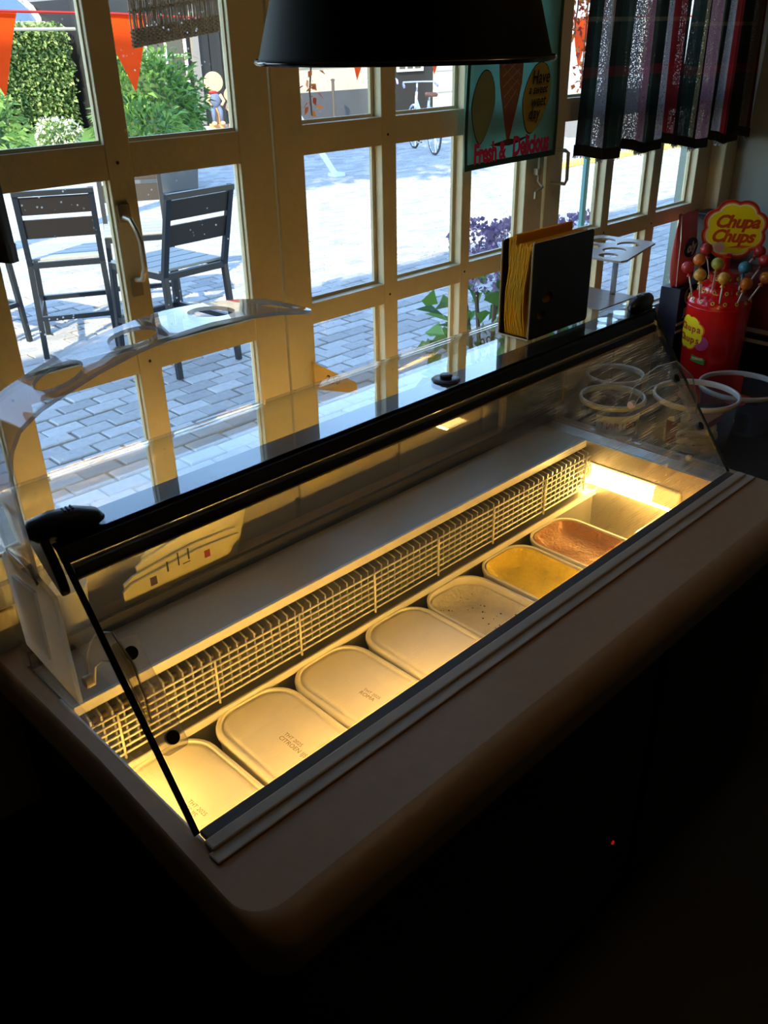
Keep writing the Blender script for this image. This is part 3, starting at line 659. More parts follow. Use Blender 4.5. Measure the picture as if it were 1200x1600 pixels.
MB().lathe([(0,-.004),(.004,-.003),(.005,0)], (0.861, -0.178, -0.581), 12, 'y').build('indicator_light', M('red_indicator', (0.5,0.01,0.01), .4, emit=(1,.03,.02), es=0.08), ct)
# ================================================================== DISPLAY CASE
XL, XR = 0.0, 1.545
dc = thing('display_case', 'glass-topped ice cream display case built into the counter', 'display case', (0.77, 0.25, 0.0))
def side_outline(inset=0.0):
    L = [(0.002, 0.002), (0.257, 0.351), (0.266, 0.353), (0.452, 0.353)]
    for k in range(1, 8): a = pi/2*k/8; L.append((0.452+0.064*sin(a), 0.289+0.064*cos(a)))
    return L + [(0.516, 0.289), (0.516, 0.002)]
for x, t in ((XL, 0.008), (XR-0.008, 0.008)):
    g = MB().plate(side_outline(), [], lambda u, v, w: (x+w, u, v), t).build('side_glass', glass_case, dc)
    e = MB()
    pts = side_outline()[:3]
    for a, b in zip(pts[:-1], pts[1:]): e.beam((x+t/2, a[0]-.0012, a[1]+.0008), (x+t/2, b[0]-.0012, b[1]+.0008), .0024, t+.001, (1,0,0))
    e.build('polished_edge', glass_edge, g)
# curved front glass in one bent sheet
prof = [(0.256, 0.359), (0.35, 0.359), (0.452, 0.359)] + [(0.452+0.070*sin(pi/2*k/10), 0.289+0.070*cos(pi/2*k/10)) for k in range(1, 11)] + [(0.522, 0.15), (0.522, 0.0)]
mb = MB(); t = 0.005
def offs(p, i):
    a = Vector(prof[max(0,i-1)]); b = Vector(prof[min(len(prof)-1,i+1)]); d = (b-a).normalized(); return (p[0]-(-d.y)*t*-1*-1, p[1]+(-d.x)*t*-1*-1)
inn = [(p[0]+(Vector(prof[min(len(prof)-1,i+1)])-Vector(prof[max(0,i-1)])).normalized().y*t, p[1]-(Vector(prof[min(len(prof)-1,i+1)])-Vector(prof[max(0,i-1)])).normalized().x*t) for i, p in enumerate(prof)]
loop = prof + inn[::-1]
mb.loft([[(XL-0.002, p[0], p[1]) for p in loop], [(XR+0.002, p[0], p[1]) for p in loop]], cap0=False, cap1=False)
cg = mb.build('curved_glass', glass_top, dc, smooth=True, auto=50)
MB().box(XL-.002, 0.2545, 0.3535, XR+.002, 0.2562, 0.3592).build('polished_edge', glass_edge, cg)
# handwritten prices on the customer side of the glass (mirrored from here)
for s, z, x in (('20', .285, 1.235), ('2,50', .238, 1.235)):
    text(s, 'handwriting', .042, ink, cg, (x, 0.5235, z), (-1,0,0), (0,0,1), .0002, .15)
# black aluminium profile under the glass
tp = MB().box(XL+.009, 0.262, 0.332, XR-.009, 0.320, 0.3535).box(XL+.009, 0.247, 0.326, XR-.009, 0.263, 0.3535).build('top_profile', dark, dc, bevel=.002)
gold = M('worn_brass_trim', (0.50, 0.38, 0.20), 0.35, 0.2)
MB().box(XL+.012, 0.2440, 0.3225, XR-.012, 0.2475, 0.3250).build('trim_strip', gold, dc)
MB().box(XL+.012, 0.2385, 0.3060, XR-.012, 0.2465, 0.3215).build('pane_channel', dark, dc)
MB().box(XL+.012, 0.2350, 0.3045, XR-.012, 0.2385, 0.3062).build('trim_strip', gold, dc)
# black end caps: a rounded grip on top and a pointed plate down the outside of the glass
for sgn, x in ((1, XL), (-1, XR)):
    mb = MB()
    P = [(x-sgn*.020, .288, .364), (x-sgn*.014, .287, .369), (x+sgn*.012, .284, .371), (x+sgn*.045, .278, .370), (x+sgn*.072, .274, .366), (x+sgn*.082, .272, .362)]
    mb.tube(P, [.010, .019, .021, .020, .013, .004], 14)
    cp = mb.build('end_cap', dark, dc, smooth=True)
    drop = [(.312,.372),(.318,.362),(.312,.345),(.290,.325),(.262,.304),(.240,.290),(.234,.288),(.232,.296),(.240,.318),(.256,.346),(.272,.366),(.292,.378)]
    xa, xb = (x-.014, x-.0005) if sgn > 0 else (x+.0005, x+.014)
    MB().plate(drop, [], lambda u, v, w: (xa+w, u, v), abs(xb-xa)).build('end_cap_wing', dark, dc, bevel=.004)
    rib = MB()
    for k in range(3): rib.box(x+sgn*.030-.001+k*.006*sgn, .272, .3895, x+sgn*.030+.001+k*.006*sgn, .284, .3915)
    rib.build('rib', rubber, cp)
# slanted plexiglass pane at the serving side
A = Vector((0, 0.004, 0.006)); B = Vector((0, 0.238, 0.3055)); d = (B-A).normalized(); nrm = Vector((0, -d.z, d.y))
pn = MB()
ps = [A, B]; L = []
for x in (XL+.013, XR-.013):
    L.append([(x, *(A+nrm*0)[1:]), (x, *(B+nrm*0)[1:]), (x, *(B-nrm*.004)[1:]), (x, *(A-nrm*.004)[1:])])
pn.loft(L); pane = pn.build('sliding_pane', plexi, dc)
# clear hinge plates with two black grommets, and the curved clear arms behind them
def on_pane(u, v, w): return Vector((u, 0, 0)) + A + d*v + nrm*w
def hinge(x0, x1, s0, s1, side):
    outer_ = rrect(x0, s0, x1, s1, .007, 4)
    hc = [(0.5*(x0+x1)+(0.002 if side<0 else -.002), s0+.019), (0.5*(x0+x1)+(0.002 if side<0 else -.002), s1-.022)]
    holes = [circ(cx, cy, .0085, n=16) for cx, cy in hc]
    p = MB().plate(outer_, holes, lambda u, v, w: on_pane(u, v, w+.0015), .006).build('hinge_plate', acryl, dc)
    for cx, cy in hc:
        ring = MB(); o_ = circ(cx, cy, .0098, n=18); 
        ring.plate(o_, [], lambda u, v, w: on_pane(u, v, w+.0005), .0075); ring.build('grommet', rubber, p)
    return p
hinge(0.0095, 0.049, 0.108, 0.278, -1)
hinge(1.497, 1.5355, 0.108, 0.278, 1)
def arm(x, pts, r):
    return MB().tube(pts, r, 8).build('support_arm', acryl, dc, smooth=True)
for x in (0.016, 1.528):
    outer_ = []; inner_ = []
    ctr = [(.276,.108),(.262,.150),(.235,.182),(.205,.205),(.170,.222),(.140,.205),(.118,.165),(.108,.130)]
    hw = [.010,.012,.016,.022,.026,.022,.014,.008]
    for i, p in enumerate(ctr):
        a_ = Vector(ctr[max(0,i-1)]); b_ = Vector(ctr[min(len(ctr)-1,i+1)]); dd = (b_-a_).normalized(); nn = Vector((-dd.y, dd.x))
        outer_.append(tuple(Vector(p)+nn*hw[i])); inner_.append(tuple(Vector(p)-nn*hw[i]))
    am_ = MB().plate(outer_+inner_[::-1], [], lambda u, v, w: (x+w-.003, u, v), .006).build('support_arm', acryl_arm, dc)
    L_ = outer_+inner_[::-1]; MB().tube([(x, p[0], p[1]) for p in L_+L_[:1]], .0015, 6, cap=False).build('arm_edge_highlight', acryl_edge, am_, smooth=True)  # pale outline tube imitates the bright highlight along the arm's edge
    s_ = 1 if x < .5 else -1
    MB().lathe([(0,-.008),(.009,-.008),(.010,-.004),(.010,.006),(0,.008)], (x-s_*.004, .276, .106), 16, 'x').build('arm_knob', M('grey_knob', (0.42,0.38,0.33), .4), dc, smooth=True, auto=40)
# staff-side rim
MB().box(XL-.004, -0.060, 0.0, XR+.012, -0.038, 0.0045).build('rim_step', greymetal, dc, bevel=.002)
MB().box(XL+.002, -0.040, 0.0, XR+.004, -0.018, 0.009).build('rim_step', greymetal, dc, bevel=.003)
MB().box(XL+.009, -0.018, -0.004, XR-.009, 0.003, 0.006).build('gasket', M('dark_grey_gasket', (0.06,0.055,0.05), .5), dc, bevel=.002)
# rear shelf and the evaporator behind the tubs
MB().box(XL+.008, 0.364, -0.010, 1.475, 0.506, 0.0).build('rear_shelf', greymetal, dc)
MB().box(XL+.009, 0.506, 0.0005, XR-.009, 0.5165, 0.030).build('glass_gasket', rubber, dc)
MB().box(XL+.009, 0.3605, -0.019, 1.473, 0.3685, 0.0015).build('shelf_lip', whitemetal, dc, bevel=.0015)
nf = 74
for k in range(nf):
    x = 0.022 + k*(1.455-0.022)/(nf-1)
    f = MB().add([(x,.343,-.121),(x+.0035,.343,-.121),(x+.0035,.343,-.026),(x,.343,-.026),(x+.006,.395,-.121),(x+.0095,.395,-.121),(x+.0095,.395,-.0215),(x+.006,.395,-.0215)],
                 [(0,1,2,3),(7,6,5,4),(0,4,5,1),(1,5,6,2),(2,6,7,3),(3,7,4,0)]).build('fin', fin_m, dc)
wire_m = M('cream_coated_wire', (0.72, 0.68, 0.56), 0.35)
for k in range(7):
    z = -0.030 - k*0.0145
    MB().tube([(0.012, .3325, z), (1.452, .3325, z)], .0021, 6).build('wire', wire_m, dc, smooth=True)
for x in (0.065, 0.259, 0.455, 0.658, 0.856, 1.050, 1.252, 1.43):
    MB().tube([(x, .3295, -.026), (x, .3295, -.124)], .0024, 6).build('wire', wire_m, dc, smooth=True)
for zc in (-.05, -.085):    # cooling pipe through the fins
    MB().tube([(0.012, .372, zc), (1.46, .372, zc)], .006, 8).build('cooling_pipe', M('dull_copper', (0.30,0.22,0.15), .45, .7), dc, smooth=True)
MB().box(XL+.008, .318, -.142, 1.472, .395, -.134).build('drip_ledge', steel, dc)
MB().box(XL+.008, .316, -.144, 1.472, .3195, -.128).build('ledge_lip', whitemetal, dc)
# the cold well
MB().box(XL+.008, .396, -.275, 1.472, .402, -.0105).build('well_wall', M('dark_liner', (0.10,0.10,0.095), .5), dc)
MB().box(XL+.008, -.057, -.275, 1.472, -.052, -.001).build('well_wall', steel, dc)
MB().box(XL+.002, -.057, -.275, XL+.008, .402, -.002).build('well_wall', steel, dc)
MB().box(1.472, -.057, -.275, 1.478, .402, -.002).build('well_wall', steel, dc)
MB().box(1.478, -.012, -.012, XR-.009, .506, -.001).build('end_shelf', steel, dc)
MB().box(XL+.002, -.057, -.285, 1.478, .402, -.2755).build('well_floor', steel, dc)
MB().box(XL+.008, .324, -.275, 1.472, .394, -.144).build('liner_step', M('liner_step', (0.16,0.155,0.14), .5, var=.2, scale=14), dc)
# lamp tubes at both ends of the well
warm = (1.0, 0.58, 0.14)
lamp_l = M('lit_tube_left', (0.9,0.8,0.5), .4, emit=warm, es=LAMP_W*3.0); lamp_m = M('lit_tube_right', (0.9,0.8,0.5), .4, emit=(1.0,.66,.22), es=LAMP_W*1.7)
cover_m = M('lamp_reflector', (0.85, 0.72, 0.42), .4); cover_end = M('lamp_cover_end', (0.85,0.72,0.42), .35, emit=warm, es=LAMP_W*.12)
for x, s in ((1.4715, -1), (0.0085, 1)):
    y0, y1 = .075, .402 if s < 0 else .36
    lr = MB().loft([[(x, y, z) for (y, z) in rrect(y0, -.110, y1, -.055, .006, 3)], [(x+s*.004, y, z) for (y, z) in rrect(y0+.001, -.109, y1-.001, -.056, .006, 3)]]).build('lamp_reflector', cover_m, dc)
    q0, q1 = y0+.070, y1-.062
    lit = lamp_m if s < 0 else lamp_l
    for a, b, m_ in ((y0+.004, q0, cover_end), (q0, q1, lit), (q1, y1-.004, cover_end)):
        MB().add([(x+s*.004,a,-.106),(x+s*.004,b,-.106),(x+s*.004,b,-.060),(x+s*.004,a,-.060),(x+s*.016,a,-.100),(x+s*.016,b,-.100),(x+s*.010,b,-.060),(x+s*.010,a,-.060)],
                 [(0,3,2,1),(4,5,6,7),(0,1,5,4),(1,2,6,5),(2,3,7,6),(3,0,4,7)]).build('lamp_cover' if m_ is cover_end else 'lit_lamp_cover', m_, lr)
MB().tube([(1.4625, .10, -.1085), (1.4625, .375, -.1085)], .0042, 10).build('lamp_tube', M('added_side_tube', (0.9,0.8,0.5), .4, emit=warm, es=LAMP_W*17), dc, smooth=True)  # hidden extra tube below the cover, added to brighten the right-hand tubs
mb = MB()
for r_, k_ in ((.021,.0026), (.0135,.0026)):
    mb.tube([(1.437+.75*r_*cos(a), .3345-.35*r_*cos(a), -.068+1.2*r_*sin(a)) for a in [2*pi*k/20 for k in range(21)]], k_, 6, cap=False)
mb.tube([(1.420,.333,-.085),(1.437,.331,-.101),(1.456,.326,-.108)], .003, 6)
mb.build('wire_loop', whitemetal, dc, smooth=True)
lr = MB().box(.06, -.0518, -.060, .74, -.048, -.012).build('lamp_reflector', cover_m, dc)
MB().tube([(.10, -.040, -.034), (.70, -.040, -.034)], .005, 10).build('lamp_tube', M('lit_front_tube', (0.9,0.8,0.5), .4, emit=warm, es=LAMP_W*9), lr, smooth=True)
MB().tube([(.93, -.040, -.034), (1.36, -.040, -.034)], .005, 10).build('lamp_tube', M('added_front_tube_right', (0.9,0.8,0.5), .4, emit=warm, es=LAMP_W*4.5), lr, smooth=True)  # second front tube, out of sight, added to brighten the open tubs
MB().box(.90, -.0518, -.060, 1.40, -.048, -.012).build('lamp_reflector', cover_m, dc)
for a, b in ((.07, .10), (.70, .73), (.90, .93), (1.36, 1.39)): MB().tube([(a, -.040, -.034), (b, -.040, -.034)], .007, 10).build('lamp_socket', plastic_w, lr, smooth=True, auto=40)
MB().lathe([(0,-.006),(.007,-.006),(.009,0),(.007,.006),(0,.008)], (1.528, .10, .012), 14).build('end_knob', M('grey_knob', (0,0,0)), dc, smooth=True)
# ================================================================== ICE CREAM TUBS
TW, TD, TR = .0875, .180, .060
def tub_loop(d, z, w=TW, h=TD): return [(p[0], p[1], z) for p in rrect(-w+d, -h+d, w-d, h-d, max(.008, TR-d), 7)]
def make_tub(lab, lidded):
    t = thing('ice_cream_tub', lab, 'tub', (0,0,0), 'ice cream tubs in a row in the case')
    out = [tub_loop(.014, -.130), tub_loop(.010, -.128), tub_loop(.003, -.016), tub_loop(0, -.015), tub_loop(0, -.006), tub_loop(.004, -.006)]
    inner = [tub_loop(.006, -.006), tub_loop(.008, -.05), tub_loop(.014, -.124)]
    MB().loft(out+inner).build('body', plastic_w, t, smooth=True, auto=35)
    if lidded:
        ld = [tub_loop(-.0015, -.012), tub_loop(-.002, -.006), tub_loop(-.0005, -.001), tub_loop(.003, .001), tub_loop(.007, .001), tub_loop(.0095, -.0035), tub_loop(.013, -.0035), tub_loop(.016, .0005), tub_loop(.022, .0012), tub_loop(.045, .0016)]
        MB().loft(ld, cap0=False).build('lid', plastic_w, t, smooth=True, auto=55)
    return t
def ice(t, mat, level, amp, seed, name='ice_cream', slope=0.0, bits=None):
    rg = random.Random(seed); ph = [rg.uniform(0, 6) for _ in range(8)]
    L = []
    for i in range(15):
        q = i/14; s = 1-q
        row = []
        for k, p in enumerate(rrect(-TW+.0095, -TD+.0095, TW-.0095, TD-.0095, TR-.0095, 9)):
            x, y = p[0]*s, p[1]*s
            z = level + slope*y + amp*(sin(38*x+ph[0]+9*y)*.5+sin(23*y+ph[1]+14*x)*.6+sin(70*y-40*x+ph[2])*.25+sin(110*x+60*y+ph[3])*.15) + (.022 if q < .03 else .014*max(0, 1-q*5)*(1+.7*sin(k*.9+ph[4])))
            row.append((x, y, min(z, -.009)))
        L.append(row)
    o = MB().loft(L, cap0=False).build(name, mat, t, smooth=True)
    return o
def ice_mat(name, col, var, sc, bump=.5): return M(name, col, .55, var=var, scale=sc, bump=bump, bscale=130)
stra = make_tub('', False)
def set_text(root, lines, dx, dy):
    for i, (s, sz, off) in enumerate(lines): text(s, 'date_print', sz, greyink, root, (dx+off, dy, .0017), (0.03,-1,0), (1,0.03,0), .00008, 0, 'LEFT')
lidt = make_tub('lidded white tub at the left end, its lid printed TEL', True)
stra_list = []
labs = {0: 'closed white ice cream tub at the left end of the row',
        1: 'closed white tub second from the left, its lid stamped CITROEN IJS',
        2: 'closed white tub third from the left, lid with a short dark stamp',
        3: 'closed white tub fourth from the left, plain lid, beside the fleck-topped open tub',
        4: 'open tub of white ice cream with dark chocolate flecks',
        5: 'open tub of bright yellow ice cream',
        6: 'open tub of brown ice cream at the right end of the row'}
def tubx(k): return .1105 + .1875*k
stra.name = 'ice_cream_tub'
tubs = {}
for k in range(7):
    src = lidt if k < 4 else stra
    if k in (0, 4): t = src
    else: t = dup(src, (0,0,0))
    t.rotation_euler = (0, 0, radians((0.5, -1.2, .8, -.6, 1.0, -.8, .4)[k]))
    t['label'] = labs[k]; tubs[k] = t
# parts that differ from tub to tub
set_text(tubs[0], [('THT 2025', .011, .012), ('BES IJS', .013, 0)], -.03, .045)
set_text(tubs[1], [('THT 2025', .011, .012), ('CITROEN IJS', .013, 0)], -.012, .052)
set_text(tubs[2], [('THT 2025', .010, .011), ('ROMA', .013, 0)], -.015, .040)
flk = ice_mat('vanilla_ice', (0.66,0.62,0.52), .1, 30)
i4 = ice(tubs[4], flk, -.042, .004, 4)
choc = M('dark_chocolate', (.03,.015,.01), .5); rg = random.Random(5); fl = MB()
for k in range(60):
    x, y = rg.uniform(-.06,.06), rg.uniform(-.15,.15); s = rg.choice((.0012,.0018,.003))
    z = -.042+.004*(sin(38*x)*.4)+.002; a = rg.uniform(0, pi)
    fl.add([(x+s*cos(a),y+s*sin(a),z+.002),(x-s*sin(a),y+s*cos(a)*1.5,z+.003),(x-s*cos(a),y-s*sin(a),z+.002),(x,y,z+.005)], [(0,1,3),(1,2,3),(2,0,3)])
fl.build('chocolate_flakes', choc, i4, kind='stuff')
ice(tubs[5], ice_mat('yellow_ice', (0.92,0.66,0.06), .12, 40), -.030, .006, 9, slope=.03)
ice(tubs[6], ice_mat('brown_ice', (0.50,0.22,0.08), .3, 22), -.027, .005, 13, slope=.02)
for k, t in tubs.items(): t.location = (tubx(k), .140, -.1395 + (.002 if k == 1 else 0))
# ================================================================== THINGS ON THE CASE
# clear cone holder: strip bent over from a hanging plate
ch = thing('cone_holder', 'clear acrylic cone holder arching over the left end of the case', 'cone holder', (-.03, .31, .12))
cv = [(-.026,.285),(-.030,.36),(-.0335,.43),(-.033,.465),(-.026,.497),(-.009,.523),(.02,.541),(.06,.555),(.11,.570),(.17,.583),(.23,.591),(.29,.594),(.35,.591),(.41,.584),(.46,.575),(.50,.563)]
cum = [0]
for a, b in zip(cv[:-1], cv[1:]): cum.append(cum[-1]+hypot(b[0]-a[0], b[1]-a[1]))
def along(s):
    for i in range(len(cum)-1):
        if s <= cum[i+1] or i == len(cum)-2:
            k = (s-cum[i])/(cum[i+1]-cum[i]); a, b = Vector(cv[i]), Vector(cv[i+1]); p = a.lerp(b, k)
            # smooth tangent
            t0 = (Vector(cv[min(i+1,len(cv)-1)])-Vector(cv[max(i-1,0)])).normalized(); t1 = (Vector(cv[min(i+2,len(cv)-1)])-Vector(cv[i])).normalized()
            tt = t0.lerp(t1, k).normalized(); return p, Vector((-tt.y, tt.x))
def strip3(s, y, w):
    p, n = along(max(0, min(cum[-1], s))); q = p + n*(w-.003); return (q.x, y, q.y)
SL = cum[-1]
ya, yb = .262, .366
def yf(s): return ya
outl = [(0.0, .272), (.10, .266)] + [(SL*k/40, ya) for k in range(9, 37)]
ends = [(SL-.052+.052*cos(a), (ya+yb)/2+(yb-ya)/2*sin(a)) for a in [-pi/2+pi*k/14 for k in range(15)]]
outl += ends + [(SL*k/40, yb) for k in range(36, 8, -1)] + [(.10, .362), (0.0, .356)]
# place the holes by nearest arc length
def s_at_x(x):
    best = min((abs(along(SL*k/400)[0].x-x), SL*k/400) for k in range(120, 401)); return best[1]
hl = []
for xc in (.076, .193, .325, .450): hl.append([(s_at_x(xc)+.036*cos(a), (ya+yb)/2+.032*sin(a)) for a in [2*pi*k/24 for k in range(24)]])
# cut the strip into slices so the bend is smooth
def clean(L):
    r = []
    for p in L:
        if not r or hypot(p[0]-r[-1][0], p[1]-r[-1][1]) > 1e-4: r.append(p)
    return r
bm = bmesh.new()
tmp = MB().plate(clean(outl), hl, lambda u, v, w: (u, v, w), .006)
me = bpy.data.meshes.new('tmp'); me.from_pydata(tmp.v, [], tmp.f); bm.from_mesh(me); bpy.data.meshes.remove(me)
for k in range(1, 60):
    bmesh.ops.bisect_plane(bm, geom=bm.verts[:]+bm.edges[:]+bm.faces[:], plane_co=(SL*k/60, 0, 0), plane_no=(1,0,0))
bmesh.ops.recalc_face_normals(bm, faces=bm.faces)
edge_faces = []
for f in bm.faces: f.material_index = 1 if abs(f.normal.z) < .5 else 0
for v in bm.verts: v.co = Vector(strip3(v.co.x, v.co.y, v.co.z))
me = bpy.data.meshes.new('arched_strip'); bm.to_mesh(me); bm.free()
for p in me.polygons: p.use_smooth = True
me.set_sharp_from_angle(angle=radians(40)); me.materials.append(acryl); me.materials.append(acryl_edge)
so = bpy.data.objects.new('arched_strip', me); COL.objects.link(so); so.parent = ch; so.matrix_parent_inverse = Matrix.Translation(-Vector(ch.location))
milky = glass_mat('milky_acrylic', (0.80, 0.80, 0.76), haze=0.42)
ol = [(.222,.118),(.225,.300),(.275,.312),(.372,.312),(.388,.295),(.382,.140)]
MB().plate(ol, [], lambda u, v, w: (-.030+w, u, v), .007).build('hanging_plate', milky, ch, bevel=.002)
MB().plate([(.285,.165),(.282,.285),(.355,.280),(.352,.178)], [], lambda u, v, w: (-.034+w, u, v), .005).build('raised_panel', milky, ch, bevel=.0015)
MB().tube([(-.027,.268,.302),(-.027,.285,.318),(-.027,.35,.322)], .005, 8).build('fold', acryl_edge, ch, smooth=True)
# black disc magnet with knob on the glass
kb = thing('lid_knob', 'black round knob lying on the glass top near the middle', 'knob', (.826, .291, .359))
MB().lathe([(0,.3592),(.0275,.3592),(.0285,.3606),(.0265,.3622),(.014,.3640),(0,.3640)], (.826,.291,0), 28).build('disc', dark, kb, smooth=True, auto=40)
MB().lathe([(0,.3640),(.0100,.3640),(.0122,.3660),(.0126,.3690),(.0112,.3705),(0,.3710)], (.826,.291,0), 24).build('grip', dark, kb, smooth=True, auto=50)
# napkin holder
nh = thing('napkin_holder', 'dark upright napkin holder standing on the glass top of the case', 'holder', (1.235, .36, .3592))
nm = M('dark_brown_plate', (0.018,0.014,0.010), .4)
x0, x1 = 1.124, 1.346
def npl(y, nmz):
    # rounded plate with two curved slots
    slots = []
    for (cx, cz, rx, rz) in ((1.185, .445, .020, .012), (1.165, .410, .014, .010)): slots.append(circ(cx, cz, rx, rz, 14))
    MB().plate(rrect(x0, .3605, x1, .566, .008, 4), slots, lambda u, v, w: (u, y+w, v), .003).build('side_plate', nm, nh, bevel=.0008)
npl(.318, 0)
npl(.396, 1)
MB().box(x0, .321, .3605, x1, .396, .3635).build('base', nm, nh)
MB().tube([(x0-.002,.3175,.3625),(x0-.002,.3175,.566),(x0+.004,.319,.570)], .0018, 6).tube([(x0-.002,.3985,.3625),(x0-.002,.3985,.566)], .0018, 6).tube([(x0-.002,.3175,.3625),(x0-.002,.3985,.3625)], .0018, 6).build('wire_frame', gold, nh)
nap = cloth_mat('yellow_napkin', (0.90, 0.52, 0.02), .5, .1, 30)
ns_ = MB(); S = 14
for k in range(22):
    y0 = .3235 + k*.0030; ph = k*.04
    vs = []; zt = .552 + .012*random.random() + (.012 if k > 15 else 0)
    for j in range(S+1):
        z = .3645 + (zt-.3645)*j/S; q = (z-.3645)/.19
        w = .013*sin(q*5.6+ph)*(.3+.7*abs(k-11)/11) if 3 < k < 19 else .004*sin(q*5+ph)
        lx = x0+.006+-.012*sin(q*3.1+ph*.2)*(1 if 2<k<20 else 0)+random.uniform(0,.002); rx = x1-.006-.010*max(0, sin(q*3.0))
        vs += [(lx, y0+w*.55, z), (rx, y0+w*.3, z)]
    fs = [(2*j, 2*j+1, 2*j+3, 2*j+2) for j in range(S)]
    N = len(vs); vs2 = [(a, b+.0022, c) for a, b, c in vs]
    ns_.add(vs+vs2, fs+[tuple(N+i for i in reversed(f)) for f in fs]+[(2*j, 2*j+2, N+2*j+2, N+2*j) for j in range(S)]+[(2*j+1, N+2*j+1, N+2*j+3, 2*j+3) for j in range(S)]+[(2*S, 2*S+1, N+2*S+1, N+2*S)])
tag(ns_.build('napkins', nap, None, fix=True), 'stack of wavy yellow paper napkins inside the dark holder', 'napkins', kind='stuff')
# clear cone tray on a post, right end of the case top
cy_ = thing('cone_tray', 'white acrylic arrow-shaped cone tray on a clear post, behind the napkins', 'cone holder', (1.57, .391, .3592))
tray_o = [(1.552,.366),(1.575,.362),(1.796,.412),(1.806,.424),(1.795,.575),(1.78,.584),(1.69,.582),(1.535,.472)]
th = [circ(1.735,.532,.034,.030,16), circ(1.735,.455,.034,.030,16), circ(1.652,.447,.032,.030,16), circ(1.590,.425,.026,.024,16), circ(1.655,.522,.030,.028,16)]
MB().plate(tray_o, th, lambda u, v, w: (u-.05*0, v, .447+w), .005).build('tray', M('frosted_acrylic', (0.62,0.55,0.50), .4, spec=.5), cy_, bevel=.001)
MB().tube([(1.572,.391,.3625),(1.572,.391,.447)], .007, 12).build('post', acryl_edge, cy_, smooth=True)
MB().box(1.43,.335,.3594,1.515,.50,.3625).box(1.515,.335,.3594,1.597,.50,.3625).build('base_plate', M('smoky_acrylic', (0.36,0.29,0.25), .3), cy_, bevel=.001)
# papers in a clear pouch behind the curved glass
pp = thing('paper_stack', 'stack of folded cream cards standing behind the glass at left', 'cards', (.33, .545, 0))
card = M('cream_card', (0.90, 0.80, 0.45), .7, var=.06, scale=30)
for k, (xa, xb, z0, z1, z2, y) in enumerate(((.205,.470,.002,.072,.070,.528),(.212,.468,.002,.083,.082,.534),(.245,.480,.002,.104,.112,.540),(.262,.500,.002,.116,.128,.546),(.275,.515,.002,.126,.140,.552),(.285,.530,.002,.134,.152,.558))):
    zz = z0
    mbk = MB().add([(xa,y,zz),(xb-.05,y,zz),(xb,y,z2),(xb-.10,y,z2+.004),(xa+.02,y,z1-.010),(xa,y,z1-.02),(xa,y+.0045,zz),(xb-.05,y+.0045,zz),(xb,y+.0045,z2),(xb-.10,y+.0045,z2+.004),(xa+.02,y+.0045,z1-.010),(xa,y+.0045,z1-.02)],
             [(0,1,2,3,4,5),(11,10,9,8,7,6)]+[(i,(i+1)%6+0,(i+1)%6+6,i+6) for i in range(6)])
    mbk.build('card', card, pp)
pr = MB()
for (x, z, w, h) in ((.30,.055,.0035,.022),(.325,.058,.003,.028),(.348,.062,.0035,.024)): pr.box(x, .5273, z, x+w, .528, z+h)
pr.build('printed_mark', ink, pp); MB().box(.385,.5273,.048,.398,.528,.064).build('red_mark', redc, pp)
MB().box(.335,.5272,.056,.352,.528,.058).box(.262,.5272,.040,.276,.528,.058).build('printed_mark', M('brown_print', (.12,.05,.03), .7), pp)
MB().box(.17,.5235,.001,.52,.5255,.022).build('clear_holder', acryl, pp)
cbd = thing('chalkboard', 'small wooden framed chalkboard behind the glass at the right', 'chalkboard', (1.50, .552, 0))
MB().box(1.36,.548,.02,1.62,.556,.155).build('slate', M('green_slate', (.02,.035,.025), .8), cbd)
wfm = M('pale_wood_frame', (.30,.20,.11), .6, var=.2, scale=20)
for q in ((1.345,.545,.005,1.635,.560,.022),(1.345,.545,.153,1.635,.560,.17),(1.345,.545,.022,1.361,.560,.153),(1.619,.545,.022,1.635,.560,.153)): MB().box(*q).build('frame_bar', wfm, cbd, bevel=.002)
# ================================================================== SIDE TABLE WITH SWEETS
ZS = -0.10
sdt = thing('side_table', 'dark side table right of the counter carrying sweets', 'table', (2.05, .27, FLOOR))
MB().box(1.580, -.06, ZS-.035, 2.49, .585, ZS).build('table_top', cab, sdt, bevel=.003)
for x in (1.65, 2.45):
    for y in (-.02, .55): MB().box(x-.025, y-.025, FLOOR, x+.025, y+.025, ZS-.035).build('leg', cab, sdt)
clear_p = glass_mat('clear_tub_plastic', (0.80,0.80,0.78), haze=.06)
rim_p = M('translucent_white_rim', (0.62,0.60,0.56), .35)
rb, rt_ = .84, 1.0
def sweet_tub(lab, c, zr, r):
    t = thing('sweet_tub', lab, 'tub', (c[0], c[1], ZS), 'clear plastic sweet tubs right of the case')
    k = .86
    MB().lathe([(0,ZS+.003),(r*k,ZS+.003),(r*k+.002,ZS+.006),(r,zr-.004)], (c[0],c[1],0), 40).build('bucket', clear_p, t, smooth=True, auto=40)
    MB().lathe([(r-.001,zr-.014),(r+.004,zr-.012),(r+.006,zr-.004),(r+.004,zr+.002),(r-.001,zr+.002),(r-.004,zr-.002),(r-.001,zr-.014)], (c[0],c[1],0), 44).build('rim', rim_p, t, smooth=True)
    return t
def wrap(c, r, a0, a1, z0, z1, n=14, t=.0008, rtop=None):
    mb = MB(); rtop = r if rtop is None else rtop
    vs = []
    for k in range(n+1):
        a = a0+(a1-a0)*k/n
        for (rr, z) in ((r,z0),(rtop,z1),(rtop+t,z1),(r+t,z0)): vs.append((c[0]+rr*cos(a), c[1]+rr*sin(a), z))
    fs = [(0,1,2,3), (4*n+3,4*n+2,4*n+1,4*n)]
    for k in range(n):
        for j in range(4): fs.append((4*k+j, 4*k+4+j, 4*k+4+(j+1)%4, 4*k+(j+1)%4))
    return mb.add(vs, fs)
